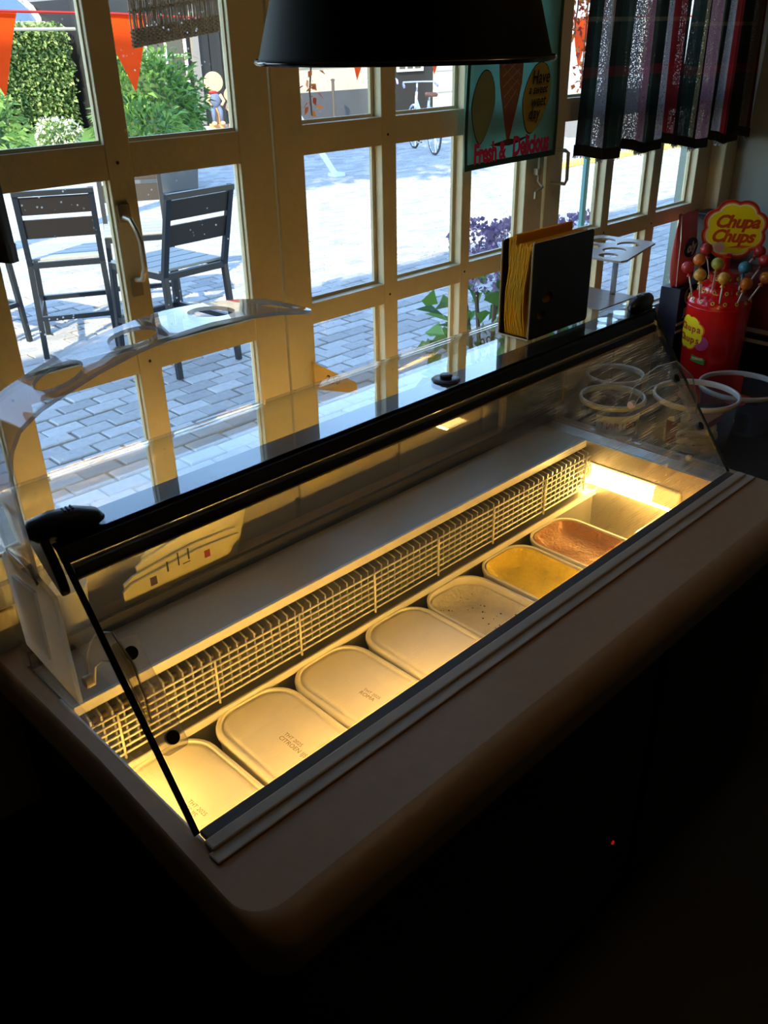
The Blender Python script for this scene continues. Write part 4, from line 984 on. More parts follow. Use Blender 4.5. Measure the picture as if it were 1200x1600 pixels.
tb = sweet_tub('smaller clear sweet tub with a white HARIBO label, nearest the case', (1.668,.412), .055, .086)
la = radians(228)
wrap((1.668,.412), .0835, la-.75, la+.75, -.035, .028, 16, .001, .088).build('label', M('white_label', (.62,.62,.58), .5), tb)
def wrap_text(s, c, r, amid, z, size, mat, parent, step):
    n = len(s)
    for i, chh in enumerate(s):
        a = amid + (i-(n-1)/2)*step
        X = (-sin(a), cos(a), 0); 
        text(chh, 'lettering', size, mat, parent, (c[0]+r*cos(a), c[1]+r*sin(a), z), X, (0.06*cos(a),0.06*sin(a),1), .0004, 0, 'CENTER', .0006)
redt = M('red_print', (.50,.02,.02), .5)
wrap_text('HARIBO', (1.668,.412), .0885, la, -.001, .026, redt, tb, .185)
swm = M('dark_gummy', (.16,.05,.04), .4, var=.6, scale=60); pinkm = M('pink_gummy', (.42,.12,.12), .4, var=.4, scale=60)
def fill(t, c, r, z0, z1, n, mat, s, seed, name='gummy_sweets'):
    rg = random.Random(seed); mb = MB()
    for k in range(n):
        q = r*math.sqrt(rg.random()); a = rg.uniform(0, 2*pi); ell(mb, (c[0]+q*cos(a), c[1]+q*sin(a), rg.uniform(z0,z1)), s*rg.uniform(.8,1.5), s*rg.uniform(.7,1.2), s*.7, 8)
    return tag(mb.build(name, mat, None, smooth=True), t, 'sweets', kind='stuff')
fill('dark gummy sweets filling the tub with the white label', (1.668,.412), .070, ZS+.015, -.03, 120, swm, .010, 1)
ta = sweet_tub('clear sweet tub with reddish sweets, farthest back by the window wall', (1.815,.497), .062, .080)
fill('pinkish red sweets in the rearmost tub', (1.815,.497), .066, ZS+.015, .02, 140, pinkm, .010, 2)
tc_ = sweet_tub('large clear sweet tub holding pale yellow banana sweets', (1.828,.245), .060, .112)
wrap((1.828,.245), .1035, radians(168), radians(186), -.06, .01, 6, .001, .1095).build('label', redt, tc_)
ban = M('pale_yellow_foam', (0.85,0.68,0.28), .7, var=.15, scale=40)
rg = random.Random(11); proto = None
for k in range(22):
    if proto is None:
        mb = MB(); mb.tube([(-.032,.004,.0),(-.024,-.001,.0),(-.008,-.006,.0),(.008,-.006,.0),(.022,-.001,.0),(.030,.006,.0),(.034,.010,0)], [.003,.0075,.0105,.011,.009,.006,.003], 9)
        o = proto = mb.build('banana_sweet', ban, None, smooth=True)
        tag(o, 'pale yellow banana-shaped foam sweet in the large clear tub', 'sweet', 'banana sweets in the large tub')
    else: o = proto.copy(); COL.objects.link(o)
    lay = k//7; a = 2*pi*(k%7)/7+lay*.5; q = .052 if k%7 else .012
    o.location = (1.828+q*cos(a), .245+q*sin(a), ZS+.016+.0225*lay+rg.uniform(-.001,.001)); o.rotation_euler = (rg.uniform(-.15,.15), rg.uniform(-.2,.2), a+pi/2+rg.uniform(-.5,.5)); o.scale = (1.15,1.15,1)
obx = thing('orange_box', 'flat orange box lying inside the large banana tub', 'box', (1.852,.215,-.02))
MB().box(1.800,.190,-.024,1.900,.245,-.006).build('carton', M('orange_card', (.35,.09,.01), .6), obx, bevel=.001); MB().box(1.805,.1895,-.0245,1.895,.1905,-.016).build('end_strip', redt, obx)
td = sweet_tub('clear sweet tub with a red label, rightmost beside the lollipop stand', (2.058,.222), .030, .114)
MB().plate(rrect(-.055,-.03,.055,.03,.02,5), [], lambda u, v, w: (2.058+u*.9, .222+v*.9+u*.1, -.02+w), .002).build('label', redt, td)
wrap((2.058,.222), .104, radians(20), radians(110), -.06, .02, 12, -.001, .111).build('label', redt, td)
# ---- lollipop stand
CX, CY = 2.225, .405
lsr = M('glossy_red_tin', (0.62,0.008,0.008), .18, coat=.5); yel = M('yellow_print', (0.95,0.72,0.01), .35); crm = M('cream_print', (0.85,0.72,0.45), .4); orr = M('orange_print', (0.75,0.16,0.02), .4); ysoc = M('yellow_socket', (0.65,0.45,0.08), .4)
ls = thing('lollipop_stand', 'red churn-shaped lollipop stand with yellow flower sign reading Chupa Chups', 'stand', (CX, CY, ZS))
prof = [(0,ZS),(.082,ZS),(.086,ZS+.005),(.090,0),(.093,.10),(.095,.195),(.0955,.20),(.0955,.214),(.093,.217)]
MB().lathe(prof+[(.088,.230),(.070,.240),(.068,.243),(.068,.258),(.066,.262),(.046,.274),(.044,.277),(.044,.296),(.041,.300),(.016,.306),(.013,.310),(.012,.345),(0,.347)], (CX,CY,0), 48).build('tin', lsr, ls, smooth=True, auto=28)
MB().lathe([(.0956,.2005),(.0966,.2015),(.0966,.2035),(.0956,.2045)], (CX,CY,0), 48).build('bead', lsr, ls, smooth=True)
tow = radians(204.3)   # direction that faces the serving side
for zt, rr, n in ((.2235,.0905,16), (.2505,.0690,12), (.2865,.0448,8)):
    for k in range(n):
        a = tow + 2*pi*(k+.5)/n
        o_ = MB(); nrm_ = Vector((cos(a), sin(a), .5)).normalized(); u_ = Vector((-sin(a), cos(a), 0)); v_ = nrm_.cross(u_)
        P = Vector((CX+rr*cos(a), CY+rr*sin(a), zt))
        L = [[P+nrm_*h+(u_*cos(t)+v_*sin(t))*r for t in [2*pi*j/10 for j in range(10)]] for h, r in ((-.003,.006),(.0015,.006),(.002,.0035),(-.002,.0028))]
        o_.loft(L, cap0=False).build('socket', ysoc, ls, smooth=True, auto=40)
# sign
fx = Vector((.411,-.911,0)); sx_ = Vector((.50,-.866,0)).normalized(); sn = Vector((-.866,-.50,0)).normalized(); su = Vector((0,0,1))
SCN = Vector((2.262,.412,.418))
def flower(R, n=96): return [(R*(.885+.125*abs(sin(4*a+.2))**.75)*cos(a)*1.06, R*(.885+.125*abs(sin(4*a+.2))**.75)*sin(a)*.98) for a in [2*pi*k/n for k in range(n)]]
def on_sign(u, v, w): return SCN + sx_*u + su*v + sn*w
sg = MB().plate(flower(.090), [], lambda u, v, w: on_sign(u, v, w-.004), .005).build('sign', M('red_sign', (0.45,0.015,0.01), .4), ls)
for R, w, m_ in ((.083,.0011,orr),(.0785,.0016,crm),(.0745,.0021,yel)):
    MB().plate(flower(R), [], lambda u, v, w_, w=w: on_sign(u, v, w+w_-.0006), .0006).build('sign_layer', m_, sg)
for s, v, u in (('Chupa', .022, .004), ('Chups', -.020, -.003)): text(s, 'lettering', .050, M('deep_orange_print', (0.60,0.07,0.01), .4), sg, on_sign(u, v, .0024), sx_, su+sx_*0.08, .0006, .28, 'CENTER', .0019, .94)
MB().plate([(-.012,-.052),(.020,-.044),(.058,-.046),(.035,-.052),(.012,-.060),(.030,-.052)], [], lambda u, v, w: on_sign(u, v, .0022+w), .0006).build('flourish', orr, sg)
MB().plate(circ(-.036,-.054,.0165,n=20), [], lambda u, v, w: on_sign(u, v, .002+w), .001).build('badge', M('pale_green_print', (.55,.55,.35), .5), sg)
MB().plate(circ(-.036,-.054,.0115,n=20), [], lambda u, v, w: on_sign(u, v, .003+w), .0005).build('badge_centre', M('pink_print', (.75,.35,.25), .5), sg)
MB().beam((2.238,.405,.30), (2.250,.408,.35), .014, .012).build('sign_stem', lsr, ls, bevel=.002)
# printed sticker on the tin: flower, pink ball, green tag
am = tow - radians(52)
def cyl_plate(outline, a0, zc, r, mat, nm, t=.0006):
    bm = bmesh.new(); vs = [bm.verts.new((p[0], p[1], 0)) for p in outline]; bm.faces.new(vs)
    for k in range(-8, 9): bmesh.ops.bisect_plane(bm, geom=bm.verts[:]+bm.edges[:]+bm.faces[:], plane_co=(k*.007,0,0), plane_no=(1,0,0))
    bmesh.ops.triangulate(bm, faces=bm.faces[:])
    for v in bm.verts: a = a0+v.co.x/r; v.co = Vector((CX+(r+t)*cos(a), CY+(r+t)*sin(a), zc+v.co.y))
    me = bpy.data.meshes.new(nm); bm.to_mesh(me); bm.free(); me.materials.append(mat)
    o = bpy.data.objects.new(nm, me); COL.objects.link(o); o.parent = ls; o.matrix_parent_inverse = Matrix.Translation(-Vector(ls.location)); return o
cyl_plate(flower(.056), am, .125, .0937, orr, 'sticker'); cyl_plate(flower(.052), am, .125, .0943, yel, 'sticker')
cyl_plate(circ(0,0,.022,n=24), am+.56, .098, .0940, M('pink_ball_print', (.55,.06,.20), .35), 'sticker')
cyl_plate([(-.022,-.012),(.024,-.020),(.026,-.002),(-.020,.008)], am+.50, .052, .0945, M('green_print', (.10,.32,.05), .4), 'sticker')
for s, z in (('Chupa', .138), ('Chups', .104)): wrap_text(s, (CX,CY), .0958, am+.05, z, .030, redt, ls, .185)
wrap_text('FOREVER', (CX,CY), .0960, am+.52, .049, .010, crm, ls, .055)
# lollipops: (right, height, towards) of the wrapped head; colours and wording by place
wraps = {'o': M('orange_wrapper', (.62,.16,.02), .25, var=.5, scale=70), 'r': M('red_wrapper', (.45,.03,.03), .25, var=.5, scale=70), 'g': M('green_yellow_wrapper', (.45,.40,.05), .25, var=.7, scale=60), 'b': M('blue_wrapper', (.04,.20,.30), .25, var=.8, scale=60), 'y': M('amber_wrapper', (.65,.33,.04), .25, var=.5, scale=70)}
stick_m = M('white_stick', (.80,.76,.72), .5)
lolls = [(-.062,.366,.01,.27,'r','dark red wrapped lollipop at the upper left, behind the orange one'),
 (-.075,.342,.05,.265,'o','orange wrapped lollipop at the upper left of the stand'),
 (-.105,.318,.05,.228,'r','red wrapped lollipop sticking out farthest left'),
 (-.066,.305,.08,.235,'y','amber wrapped lollipop low on the left, before the orange one'),
 (-.022,.334,.05,.265,'g','green and yellow wrapped lollipop under the badge of the sign'),
 (.002,.304,.10,.232,'y','amber wrapped lollipop upright at the front centre of the stand'),
 (.055,.328,.05,.262,'b','blue and yellow wrapped lollipop right of the sign stem'),
 (.066,.290,.09,.232,'o','orange wrapped lollipop low on the right of the stand'),
 (.118,.302,.05,.230,'o','orange wrapped lollipop sticking out farthest right'),
 (.108,.342,.01,.262,'r','dark red wrapped lollipop at the upper right'),
 (.090,.358,-.04,.28,'r','red wrapped lollipop behind the others at the upper right')]
for (ru, hz, tw_, zb, c, lab) in lolls:
    H = Vector((CX,CY,0)) + fx*ru + Vector((cos(tow), sin(tow), 0))*tw_; H.z = hz
    a = math.atan2(H.y-CY, H.x-CX); rr = .088 if zb < .24 else (.066 if zb < .27 else .042)
    Bs = Vector((CX+rr*cos(a), CY+rr*sin(a), {.088:.226,.066:.254,.042:.290}[rr]))
    lo = thing('lollipop', lab, 'lollipop', tuple(Bs), 'wrapped lollipops in the red stand')
    dd = (H-Bs).normalized()
    MB().tube([tuple(Bs), tuple(H)], .0024, 8).build('stick', stick_m, lo, smooth=True)
    mb = MB(); ell(mb, (0,0,0), .0190, .0190, .0180, 14); R_ = dd.to_track_quat('Z','Y').to_matrix()
    fr_ = []
    for j in range(13): t = 2*pi*j/12; fr_.append((.0045+.002*(j%2)))
    mb.lathe([(.006,-.016),(.0035,-.021),(.008,-.027)], (0,0,0), 12)
    mb.v = [tuple(R_ @ Vector(v) + H) for v in mb.v]
    mb.build('wrapped_sweet', wraps[c], lo, smooth=True)
# ---- bag and boxes behind the stand
navy = M('navy_card', (.010,.018,.055), .45); wline = M('white_line_print', (.60,.58,.55), .5); dred = M('dark_red_card', (.16,.012,.012), .5)
nb = thing('navy_box', 'navy blue carton with white emblem behind the lollipop stand', 'box', (2.31,.55,ZS))
MB().box(2.185,.517,ZS,2.44,.585,.235).build('carton', navy, nb, bevel=.002)
mb = MB(); 
for (a, b) in ((.125,.118),(.100,.070)): mb.box(2.187,.5155,a-.008+.0,2.435,.5172,a+.0)
mb.build('white_stripe', wline, nb)
MB().plate(circ(2.245,.205,.026,n=22), [circ(2.245,.205,.0225,n=22)], lambda u, v, w: (u, .516+w*1, v), .0012).build('emblem', wline, nb)
text('JE', 'lettering', .034, wline, nb, (2.235,.5155,.155), (1,0,0), (0,0,1), .0005, 0, 'CENTER', .0008)
text('GG', 'lettering', .028, M('cream_lettering', (.5,.42,.25), .5), nb, (2.245,.5155,.205), (1,0,0), (0,0,1), .0004)
bg = thing('snack_bag', 'red foil snack bag with navy oval logo standing on the navy carton', 'bag', (2.245,.55,.236))
bagm = M('red_foil', (.62,.09,.09), .30, .1, bump=.5, bscale=14)
loops = []
for (z, hw, hd, sh) in ((.236,.055,.016,0),(.26,.062,.024,0),(.31,.064,.026,-.004),(.36,.063,.022,-.006),(.41,.060,.012,-.008),(.435,.058,.003,-.006),(.455,.059,.002,-.010)):
    loops.append([(2.245+sh+hw*cos(a)*(1 if abs(cos(a))<.9 else 1.03), .552+hd*sin(a), z+.004*sin(3*a)) for a in [2*pi*k/20 for k in range(20)]])
MB().loft(loops).build('foil', bagm, bg, smooth=True)
MB().plate(circ(2.232,.355,.042,.030,22), [], lambda u, v, w: (u, .5265+w, v), .0015).build('logo_oval', navy, bg)
text("o!y", 'lettering', .042, M('white_lettering', (.75,.75,.72), .5), bg, (2.234,.5262,.355), (1,0,.05), (0,0,1), .0005, .2, 'CENTER', .0012)
MB().tube([(2.187,.535,.24),(2.181,.535,.30),(2.180,.537,.38),(2.186,.548,.452)], .0016, 6).build('silver_seam', M('silver_foil', (.7,.7,.75), .3, .8), bg)
nb2 = thing('blue_carton', 'dark blue carton against the right wall, under a dark red one', 'box', (2.43,.35,ZS))
MB().box(2.37,.16,ZS,2.49,.505,.085).build('carton', navy, nb2, bevel=.002); MB().box(2.3688,.165,.058,2.3705,.50,.070).box(2.3688,.22,-.045,2.3705,.32,-.040).build('white_stripe', wline, nb2)
MB().plate(circ(.44,.0,.022,n=20), [circ(.44,.0,.015,n=20)], lambda u, v, w: (2.3690+w, u, v), .001).build('emblem', wline, nb2)
rb2 = thing('red_carton', 'dark red carton lying on the blue carton by the right wall', 'box', (2.43,.34,.0852))
MB().box(2.375,.17,.0855,2.488,.50,.275).build('carton', dred, rb2, bevel=.002); MB().box(2.3738,.175,.09,2.3755,.495,.104).build('white_stripe', wline, rb2)
db = thing('black_box', 'black box at the window corner behind the snack bag', 'box', (2.385,.56,.236))
MB().box(2.335,.54,.2355,2.435,.585,.44).build('carton', dark, db, bevel=.002); MB().box(2.339,.5385,.40,2.431,.5405,.408).build('edge_strip', dred, db)
# ================================================================== TEXTILES
def plaid():
    m = bpy.data.materials.new('plaid_cloth'); m.use_nodes = True; n = m.node_tree.nodes; l = m.node_tree.links; b = n['Principled BSDF']
    uv = n.new('ShaderNodeUVMap'); sep = n.new('ShaderNodeSeparateXYZ'); l.new(uv.outputs[0], sep.inputs[0])
    def ramp(sock, stops, mul):
        mm = n.new('ShaderNodeMath'); mm.operation = 'MULTIPLY'; mm.inputs[1].default_value = mul; l.new(sock, mm.inputs[0])
        ff = n.new('ShaderNodeMath'); ff.operation = 'FRACT'; l.new(mm.outputs[0], ff.inputs[0])
        r = n.new('ShaderNodeValToRGB'); r.color_ramp.interpolation = 'CONSTANT'; e = r.color_ramp.elements
        e[0].position = stops[0][0]; e[0].color = (*stops[0][1], 1); e[1].position = stops[1][0]; e[1].color = (*stops[1][1], 1)
        for p, c in stops[2:]: q = e.new(p); q.color = (*c, 1)
        l.new(ff.outputs[0], r.inputs[0]); return r
    G, R, Wt, T, K, P = (.016,.028,.020), (.24,.012,.015), (.36,.33,.34), (.26,.19,.09), (.007,.008,.007), (.38,.17,.21)
    v = ramp(sep.outputs[0], [(0,K),(.06,G),(.10,Wt),(.17,R),(.24,T),(.265,K),(.29,G),(.40,T),(.415,K),(.47,Wt),(.52,P),(.60,T),(.635,G),(.70,K),(.75,Wt),(.80,R),(.87,Wt),(.895,R),(.95,K)], 1.0)
    h = ramp(sep.outputs[1], [(0,K),(.09,G),(.30,G),(.36,R),(.41,K),(.50,G),(.60,T),(.62,G),(.78,K),(.9,G)], 1.0)
    mx = n.new('ShaderNodeMix'); mx.data_type = 'RGBA'; mx.inputs[0].default_value = .22; l.new(v.outputs[0], mx.inputs[6]); l.new(h.outputs[0], mx.inputs[7])
    wv = n.new('ShaderNodeTexNoise'); wv.inputs['Scale'].default_value = 380; tc = n.new('ShaderNodeTexCoord'); l.new(tc.outputs['Object'], wv.inputs['Vector'])
    m2 = n.new('ShaderNodeMix'); m2.data_type = 'RGBA'; m2.blend_type = 'MULTIPLY'; m2.inputs[0].default_value = .55; l.new(mx.outputs[2], m2.inputs[6]); l.new(wv.outputs[0], m2.inputs[7])
    l.new(m2.outputs[2], b.inputs['Base Color']); b.inputs['Roughness'].default_value = .9
    tl = n.new('ShaderNodeBsdfTranslucent'); l.new(m2.outputs[2], tl.inputs[0]); ms = n.new('ShaderNodeMixShader'); ms.inputs[0].default_value = .55
    l.new(b.outputs[0], ms.inputs[1]); l.new(tl.outputs[0], ms.inputs[2])
    lum = n.new('ShaderNodeRGBToBW'); l.new(v.outputs[0], lum.inputs[0])   # open weave lets light through in the pale stripes
    wm = n.new('ShaderNodeMapRange'); wm.inputs[1].default_value = .56; wm.inputs[2].default_value = .66; l.new(wv.outputs[0], wm.inputs[0])
    pr_ = n.new('ShaderNodeMath'); pr_.operation = 'MULTIPLY'; l.new(lum.outputs[0], pr_.inputs[0]); l.new(wm.outputs[0], pr_.inputs[1])
    p2 = n.new('ShaderNodeMath'); p2.operation = 'MULTIPLY'; p2.inputs[1].default_value = 2.6; p2.use_clamp = True; l.new(pr_.outputs[0], p2.inputs[0])
    tp_ = n.new('ShaderNodeBsdfTransparent'); m3 = n.new('ShaderNodeMixShader'); l.new(p2.outputs[0], m3.inputs[0]); l.new(ms.outputs[0], m3.inputs[1]); l.new(tp_.outputs[0], m3.inputs[2])
    l.new(m3.outputs[0], n['Material Output'].inputs[0]); return m
plaid_m = plaid()
def curtain(name, lab, x0, x1, y, z0, z1, folds, amp, group, mat, fringe=True, u0=0.0, per=.52):
    t = thing(name, lab, 'curtain', ((x0+x1)/2, y, z0), group)
    N, Mz = 90, 10; vs = []; fs = []; uvs = []
    for j in range(Mz+1):
        q = j/Mz; z = z0+(z1-z0)*q
        for i in range(N+1):
            s = i/N; a = amp*(1.15-.5*q)
            yy = y + a*sin(2*pi*folds*s+.6) + .35*a*sin(2*pi*folds*2.3*s+1.0+q)
            xx = x0+(x1-x0)*s + .25*a*cos(2*pi*folds*s) + .012*q*(1-2*s)
            zz = z + (.010*sin(2*pi*folds*s*.5+1) if j == 0 else 0)
            vs.append((xx, yy, zz)); uvs.append((u0+s*(x1-x0)*1.15/per, q*(z1-z0)/.50))
    for j in range(Mz):
        for i in range(N): a = j*(N+1)+i; fs.append((a, a+1, a+N+2, a+N+1))
    mb = MB().add(vs, fs); mb.uv = uvs
    c = mb.build('cloth', mat, t, smooth=True, fix=False)
    # heavy hem
    hm = MB(); 
    row = [vs[i] for i in range(N+1)]; row2 = [(p[0], p[1], p[2]+.024) for p in row]
    for off in (-.0022, .0022): hm.add([(p[0], p[1]+off, p[2]-.002) for p in row]+[(p[0], p[1]+off, p[2]) for p in row2], [(i, i+1, N+2+i, N+1+i) for i in range(N)])
    hm.build('hem', M('black_hem', (.012,.012,.012), .9), t, fix=False)
    if fringe:
        fg = MB(); rg = random.Random(3)
        for i in range(0, 2*N):
            p = Vector(row[i//2]).lerp(Vector(row[min(N, i//2+1)]), .5*(i%2)); fg.beam(p-Vector((0,0,.001)), p+Vector((rg.uniform(-.003,.003), rg.uniform(-.003,.003), -rg.uniform(.003,.009))), .0012, .0012)
        fg.build('fringe', M('grey_thread', (.35,.33,.30), .9), t, kind='stuff', fix=False)
    return t
curtain('curtain', 'plaid curtain with red and dark stripes hanging before the right-hand panes', 1.585, 2.06, .535, .668, 1.16, 5, .016, 'plaid curtains at the window', plaid_m)
curtain('curtain', 'darker plaid curtain bunched into the right wall corner', 2.05, 2.485, .525, .655, 1.16, 5, .015, 'plaid curtains at the window', plaid_m, u0=.3)
curtain('curtain', 'dark green curtain end just showing at the left edge of the picture', -.55, .140, .515, .678, 1.16, 7, .013, 'plaid curtains at the window', M('dark_green_cloth', (.012,.022,.018), .9, var=.3, scale=40), False)
rod = thing('curtain_rod', 'dark iron curtain rod along the top of the windows', 'rod', (0.5, .53, 1.165))
MB().tube([(-2.1,.53,1.165),(2.48,.53,1.165)], .009, 8).build('rod', dark, rod, smooth=True)
for x in (-.7, 1.54): MB().box(x-.008,.53,1.158,x+.008,.60,1.172).build('bracket', dark, rod)
# tea towel
tt = thing('tea_towel', 'turquoise tea towel printed with an ice cream cone, reading Fresh & Delicious', 'towel', (1.36,.575,.675))
teal_c = cloth_mat('turquoise_cloth', (.26,.50,.46)); dteal = M('dark_teal_edge', (.02,.08,.075), .85)
tx0, tx1, ty = 1.197, 1.522, .572
def tw(u, v, w=0.0):   # u 0..1 across, v 0..1 up
    x = tx0+(tx1-tx0)*u + .010*(1-v)*(u-.3); z = .678+.47*v + .006*u*(1-v)
    return (x, ty + .003*sin(u*4.5+.5) + .002*sin(v*9+u*3) - w, z)
def tplate(outline, w, mat, nm, par):
    # cloth-hugging print: subdivide the outline as a fan-free triangulation then warp
    bm = bmesh.new(); mb = MB().plate(outline, [], lambda u, v, w_: (u, v, 0), 0)
    vs = [bm.verts.new((p[0], p[1], 0)) for p in outline]; bm.faces.new(vs)
    for k in range(1, 12): bmesh.ops.bisect_plane(bm, geom=bm.verts[:]+bm.edges[:]+bm.faces[:], plane_co=(k/12,0,0), plane_no=(1,0,0))
    for k in range(1, 12): bmesh.ops.bisect_plane(bm, geom=bm.verts[:]+bm.edges[:]+bm.faces[:], plane_co=(0,k/12,0), plane_no=(0,1,0))
    bmesh.ops.triangulate(bm, faces=bm.faces[:])
    for v in bm.verts: v.co = Vector(tw(v.co.x, v.co.y, w))
    me = bpy.data.meshes.new(nm); bm.to_mesh(me); bm.free(); me.materials.append(mat)
    for p in me.polygons: p.use_smooth = True
    o = bpy.data.objects.new(nm, me); COL.objects.link(o); o.parent = par; o.matrix_parent_inverse = Matrix.Translation(-Vector(par.location)); return o
cl = tplate([(0,0),(1,0),(1,1),(0,1)], 0, teal_c, 'cloth', tt)
sm = cl.modifiers.new('thick', 'SOLIDIFY'); sm.thickness = .0016; sm.offset = 1
for o_ in ([(0,0),(1,0),(1,.028),(0,.028)], [(0,0),(.03,0),(.03,1),(0,1)], [(.965,0),(1,0),(1,1),(.965,1)]): tplate(o_, .0022, dteal, 'border', tt)
cone_m = cloth_mat('waffle_print', (.40,.11,.05), .5, .2, 60); ylw = cloth_mat('mustard_print', (.80,.66,.14)); pale_y = cloth_mat('faded_yellow_print', (.42,.55,.32)); pinkp = M('magenta_print', (.70,.02,.16), .85); spl = M('brown_splash', (.12,.04,.02), .85); inkc = M('ink_print', (.01,.015,.015), .85)
UC = .455
def hw(v): return .010+.40*max(0, min(v, .36)-.10)+.13*max(0, v-.36)
tplate([(UC-hw(v)*1.06, v) for v in (.80,.6,.36,.10)]+[(UC+hw(v)*.98, v) for v in (.10,.36,.6,.80)], .0024, cone_m, 'printed_cone', tt)
def outline_and_fill(pts, mat, nm):
    c = (sum(p[0] for p in pts)/len(pts), sum(p[1] for p in pts)/len(pts))
    tplate([(c[0]+(p[0]-c[0])*1.05, c[1]+(p[1]-c[1])*1.03) for p in pts], .0024, inkc, nm, tt); tplate(pts, .0030, mat, nm, tt)
def drop_o(cx, cy, rx, ry, lean): return [(cx+rx*cos(a)*(1-.35*max(0,-sin(a)))+lean*sin(a), cy+ry*sin(a)) for a in [2*pi*k/28 for k in range(28)]]
outline_and_fill(drop_o(.730,.285,.145,.158,.045), ylw, 'printed_balloon')
outline_and_fill(drop_o(.175,.270,.115,.155,.015), pale_y, 'printed_balloon')
tplate([(.26,.098),(.40,.110),(.46,.116),(.56,.108),(.70,.120),(.58,.094),(.48,.084),(.36,.088)], .0026, spl, 'printed_splash', tt)
wl = M('waffle_line', (0.55,.27,.17), .85)
for k in range(9):
    v = .26+k*.045; h = hw(v)*.82; dv = .075
    for q in (1, -1): tplate([(UC-q*h, v), (UC-q*h+.004, v-.004), (UC+q*h*.9+.004, v+dv-.004), (UC+q*h*.9, v+dv)], .0031, wl, 'printed_line', tt)
tplate([(UC-hw(.8)*1.1,.80),(UC+hw(.8)*1.1,.80),(UC+.20,.86),(UC+.15,.93),(UC,.965),(UC-.15,.93),(UC-.20,.86)], .0026, cloth_mat('cream_print_scoop', (.55,.50,.36)), 'printed_scoop', tt)
def ttext(s, u, v, size, mat, sh=.15, b=.0003, sp=1.0, sx=1.0): p = tw(u, v, .0075); text(s, 'lettering', size, mat, tt, p, (1,-.006,.02), (0,0,1), .0002, sh, 'CENTER', b, sp, sx)
ttext('Have', .755, .378, .040, inkc, .15, .0003, 1, .78); ttext('a sweet', .725, .325, .026, inkc, .3, .0003, 1, .85); ttext('weet', .735, .272, .034, inkc, .2, .0003, 1, .8); ttext('day', .695, .217, .038, inkc, .2, .0003, 1, .8)
ttext('Fresh', .205, .066, .058, pinkp, .05, .0024, .95, .66); ttext('&', .385, .066, .052, pinkp, .05, .0020, 1, .72); ttext('Delicious', .69, .074, .058, pinkp, .05, .0024, .95, .68)
for x in (tx0+.02, tx1-.02): MB().box(x-.008, ty-.008, 1.130, x+.008, .601, 1.155).build('peg', dark, tt)
# wicker basket flap hanging at the left pane
wk = thing('wicker_hanging', 'brown woven wicker mat hanging outside the top of the left window', 'wicker mat', (.60,.74,.94))
wik = M('wicker', (.26,.17,.115), .7, var=.5, scale=50, bump=.5)
def wy(x): return .742+.006*sin((x-.50)*12)
def wz(x, z): return z + .125*(x-.51)
rg = random.Random(8)
for k in range(58):
    x = .510+k*.00328
    zs = [(x+rg.uniform(-.0014,.0014), wy(x)+rg.uniform(-.002,.002), wz(x, z)) for z in (.94,.975,1.01,1.06,1.13)]
    MB().tube(zs, 0.0012+rg.random()*.0004, 5).build('reed', wik, wk)
for z0, n in ((.9385,9),(.990,2),(1.022,9),(1.075,2),(1.10,7)):
    for k in range(n):
        z = z0+k*.0032
        MB().tube([(.507+i*.0048, wy(.507+i*.0048)+(.0024 if (i+k)%2 else -.0024), wz(.507+i*.0048, z)) for i in range(41)], .0018, 5).build('weaver', wik, wk)
for x in (.54,.66): MB().tube([(x,.742,1.12),(x,.70,1.165),(x,.659,1.17)], .002, 6).build('hanger', wik, wk)
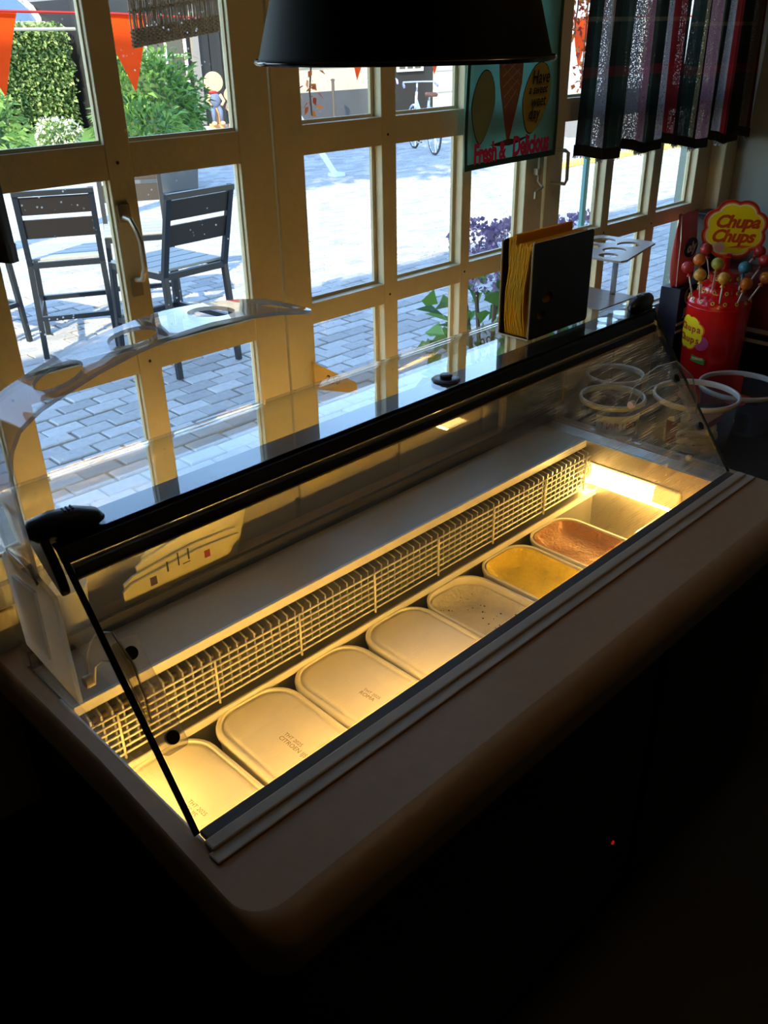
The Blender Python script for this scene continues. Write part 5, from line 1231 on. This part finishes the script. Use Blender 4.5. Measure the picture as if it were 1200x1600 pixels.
# pendant lamp shade
pd_ = thing('pendant_lamp', 'big black enamel pendant lamp shade hanging over the case, unlit', 'lamp', (.587,.167,.918))
cxl = (.587,.167,0)
MB().lathe([(.2050,.9235),(.2065,.9205),(.2050,.9180),(.2020,.9195),(.1995,.9260),(.1800,.993),(.150,1.10),(.110,1.165),(.062,1.195),(.058,1.26),(.050,1.275),(.048,1.255),(.052,1.19),(.105,1.158),(.145,1.095),(.1765,.990),(.1970,.925),(.2010,.9180)], cxl, 72).build('shade', M('black_enamel', (.003,.003,.003), .55, spec=.10), pd_, smooth=True, auto=50)
MB().lathe([(.2045,.9165),(.2070,.9195),(.2060,.9225),(.2035,.9210),(.2045,.9165)], cxl, 72).build('rolled_rim', M('black_rim', (.02,.02,.022), .12, .3), pd_, smooth=True)
MB().lathe([(0,1.25),(.020,1.25),(.022,1.13),(.016,1.11),(0,1.11)], cxl, 16).build('lamp_holder', dark, pd_, smooth=True)
mb = MB(); ell(mb, (.587,.167,1.075), .030,.030,.038, 18); mb.build('bulb', M('opal_bulb', (.7,.7,.68), .3), pd_, smooth=True)
MB().tube([(.587,.167,1.27),(.587,.167,1.735)], .004, 8).build('cable', dark, pd_); MB().lathe([(0,1.735),(.05,1.735),(.05,1.7495),(0,1.7499)], cxl, 20).build('ceiling_rose', dark, pd_)
# wooden price plank at the middle window's foot
pk = thing('price_plank', 'small yellow wooden plank with a handwritten 2,50 fixed by the window post', 'sign', (.80,.592,.3))
MB().add([(.745,.592,.285),(.87,.592,.240),(.865,.592,.268),(.745,.592,.345),(.745,.599,.285),(.87,.599,.240),(.865,.599,.268),(.745,.599,.345)], [(0,1,2,3),(7,6,5,4),(0,4,5,1),(1,5,6,2),(2,6,7,3),(3,7,4,0)]).build('board', M('raw_pine', (.78,.55,.20), .6, var=.15, scale=20), pk)
text('2,50', 'handwriting', .026, ink, pk, (.795,.5912,.292), (.125,0,-.045), (0,0,1), .0002, .1)
# a white cup of wafers seen through the left glass corner
cp_ = thing('paper_cup', 'plain white paper cup behind the left glass corner, by the cards', 'cup', (.125,.552,0))
MB().lathe([(0,.001),(.024,.001),(.032,.098),(.0335,.100),(.0325,.102),(.031,.099),(.0235,.004),(0,.004)], (.118,.554,0), 28).build('cup', M('white_paper', (.75,.73,.68), .6), cp_, smooth=True, auto=50)
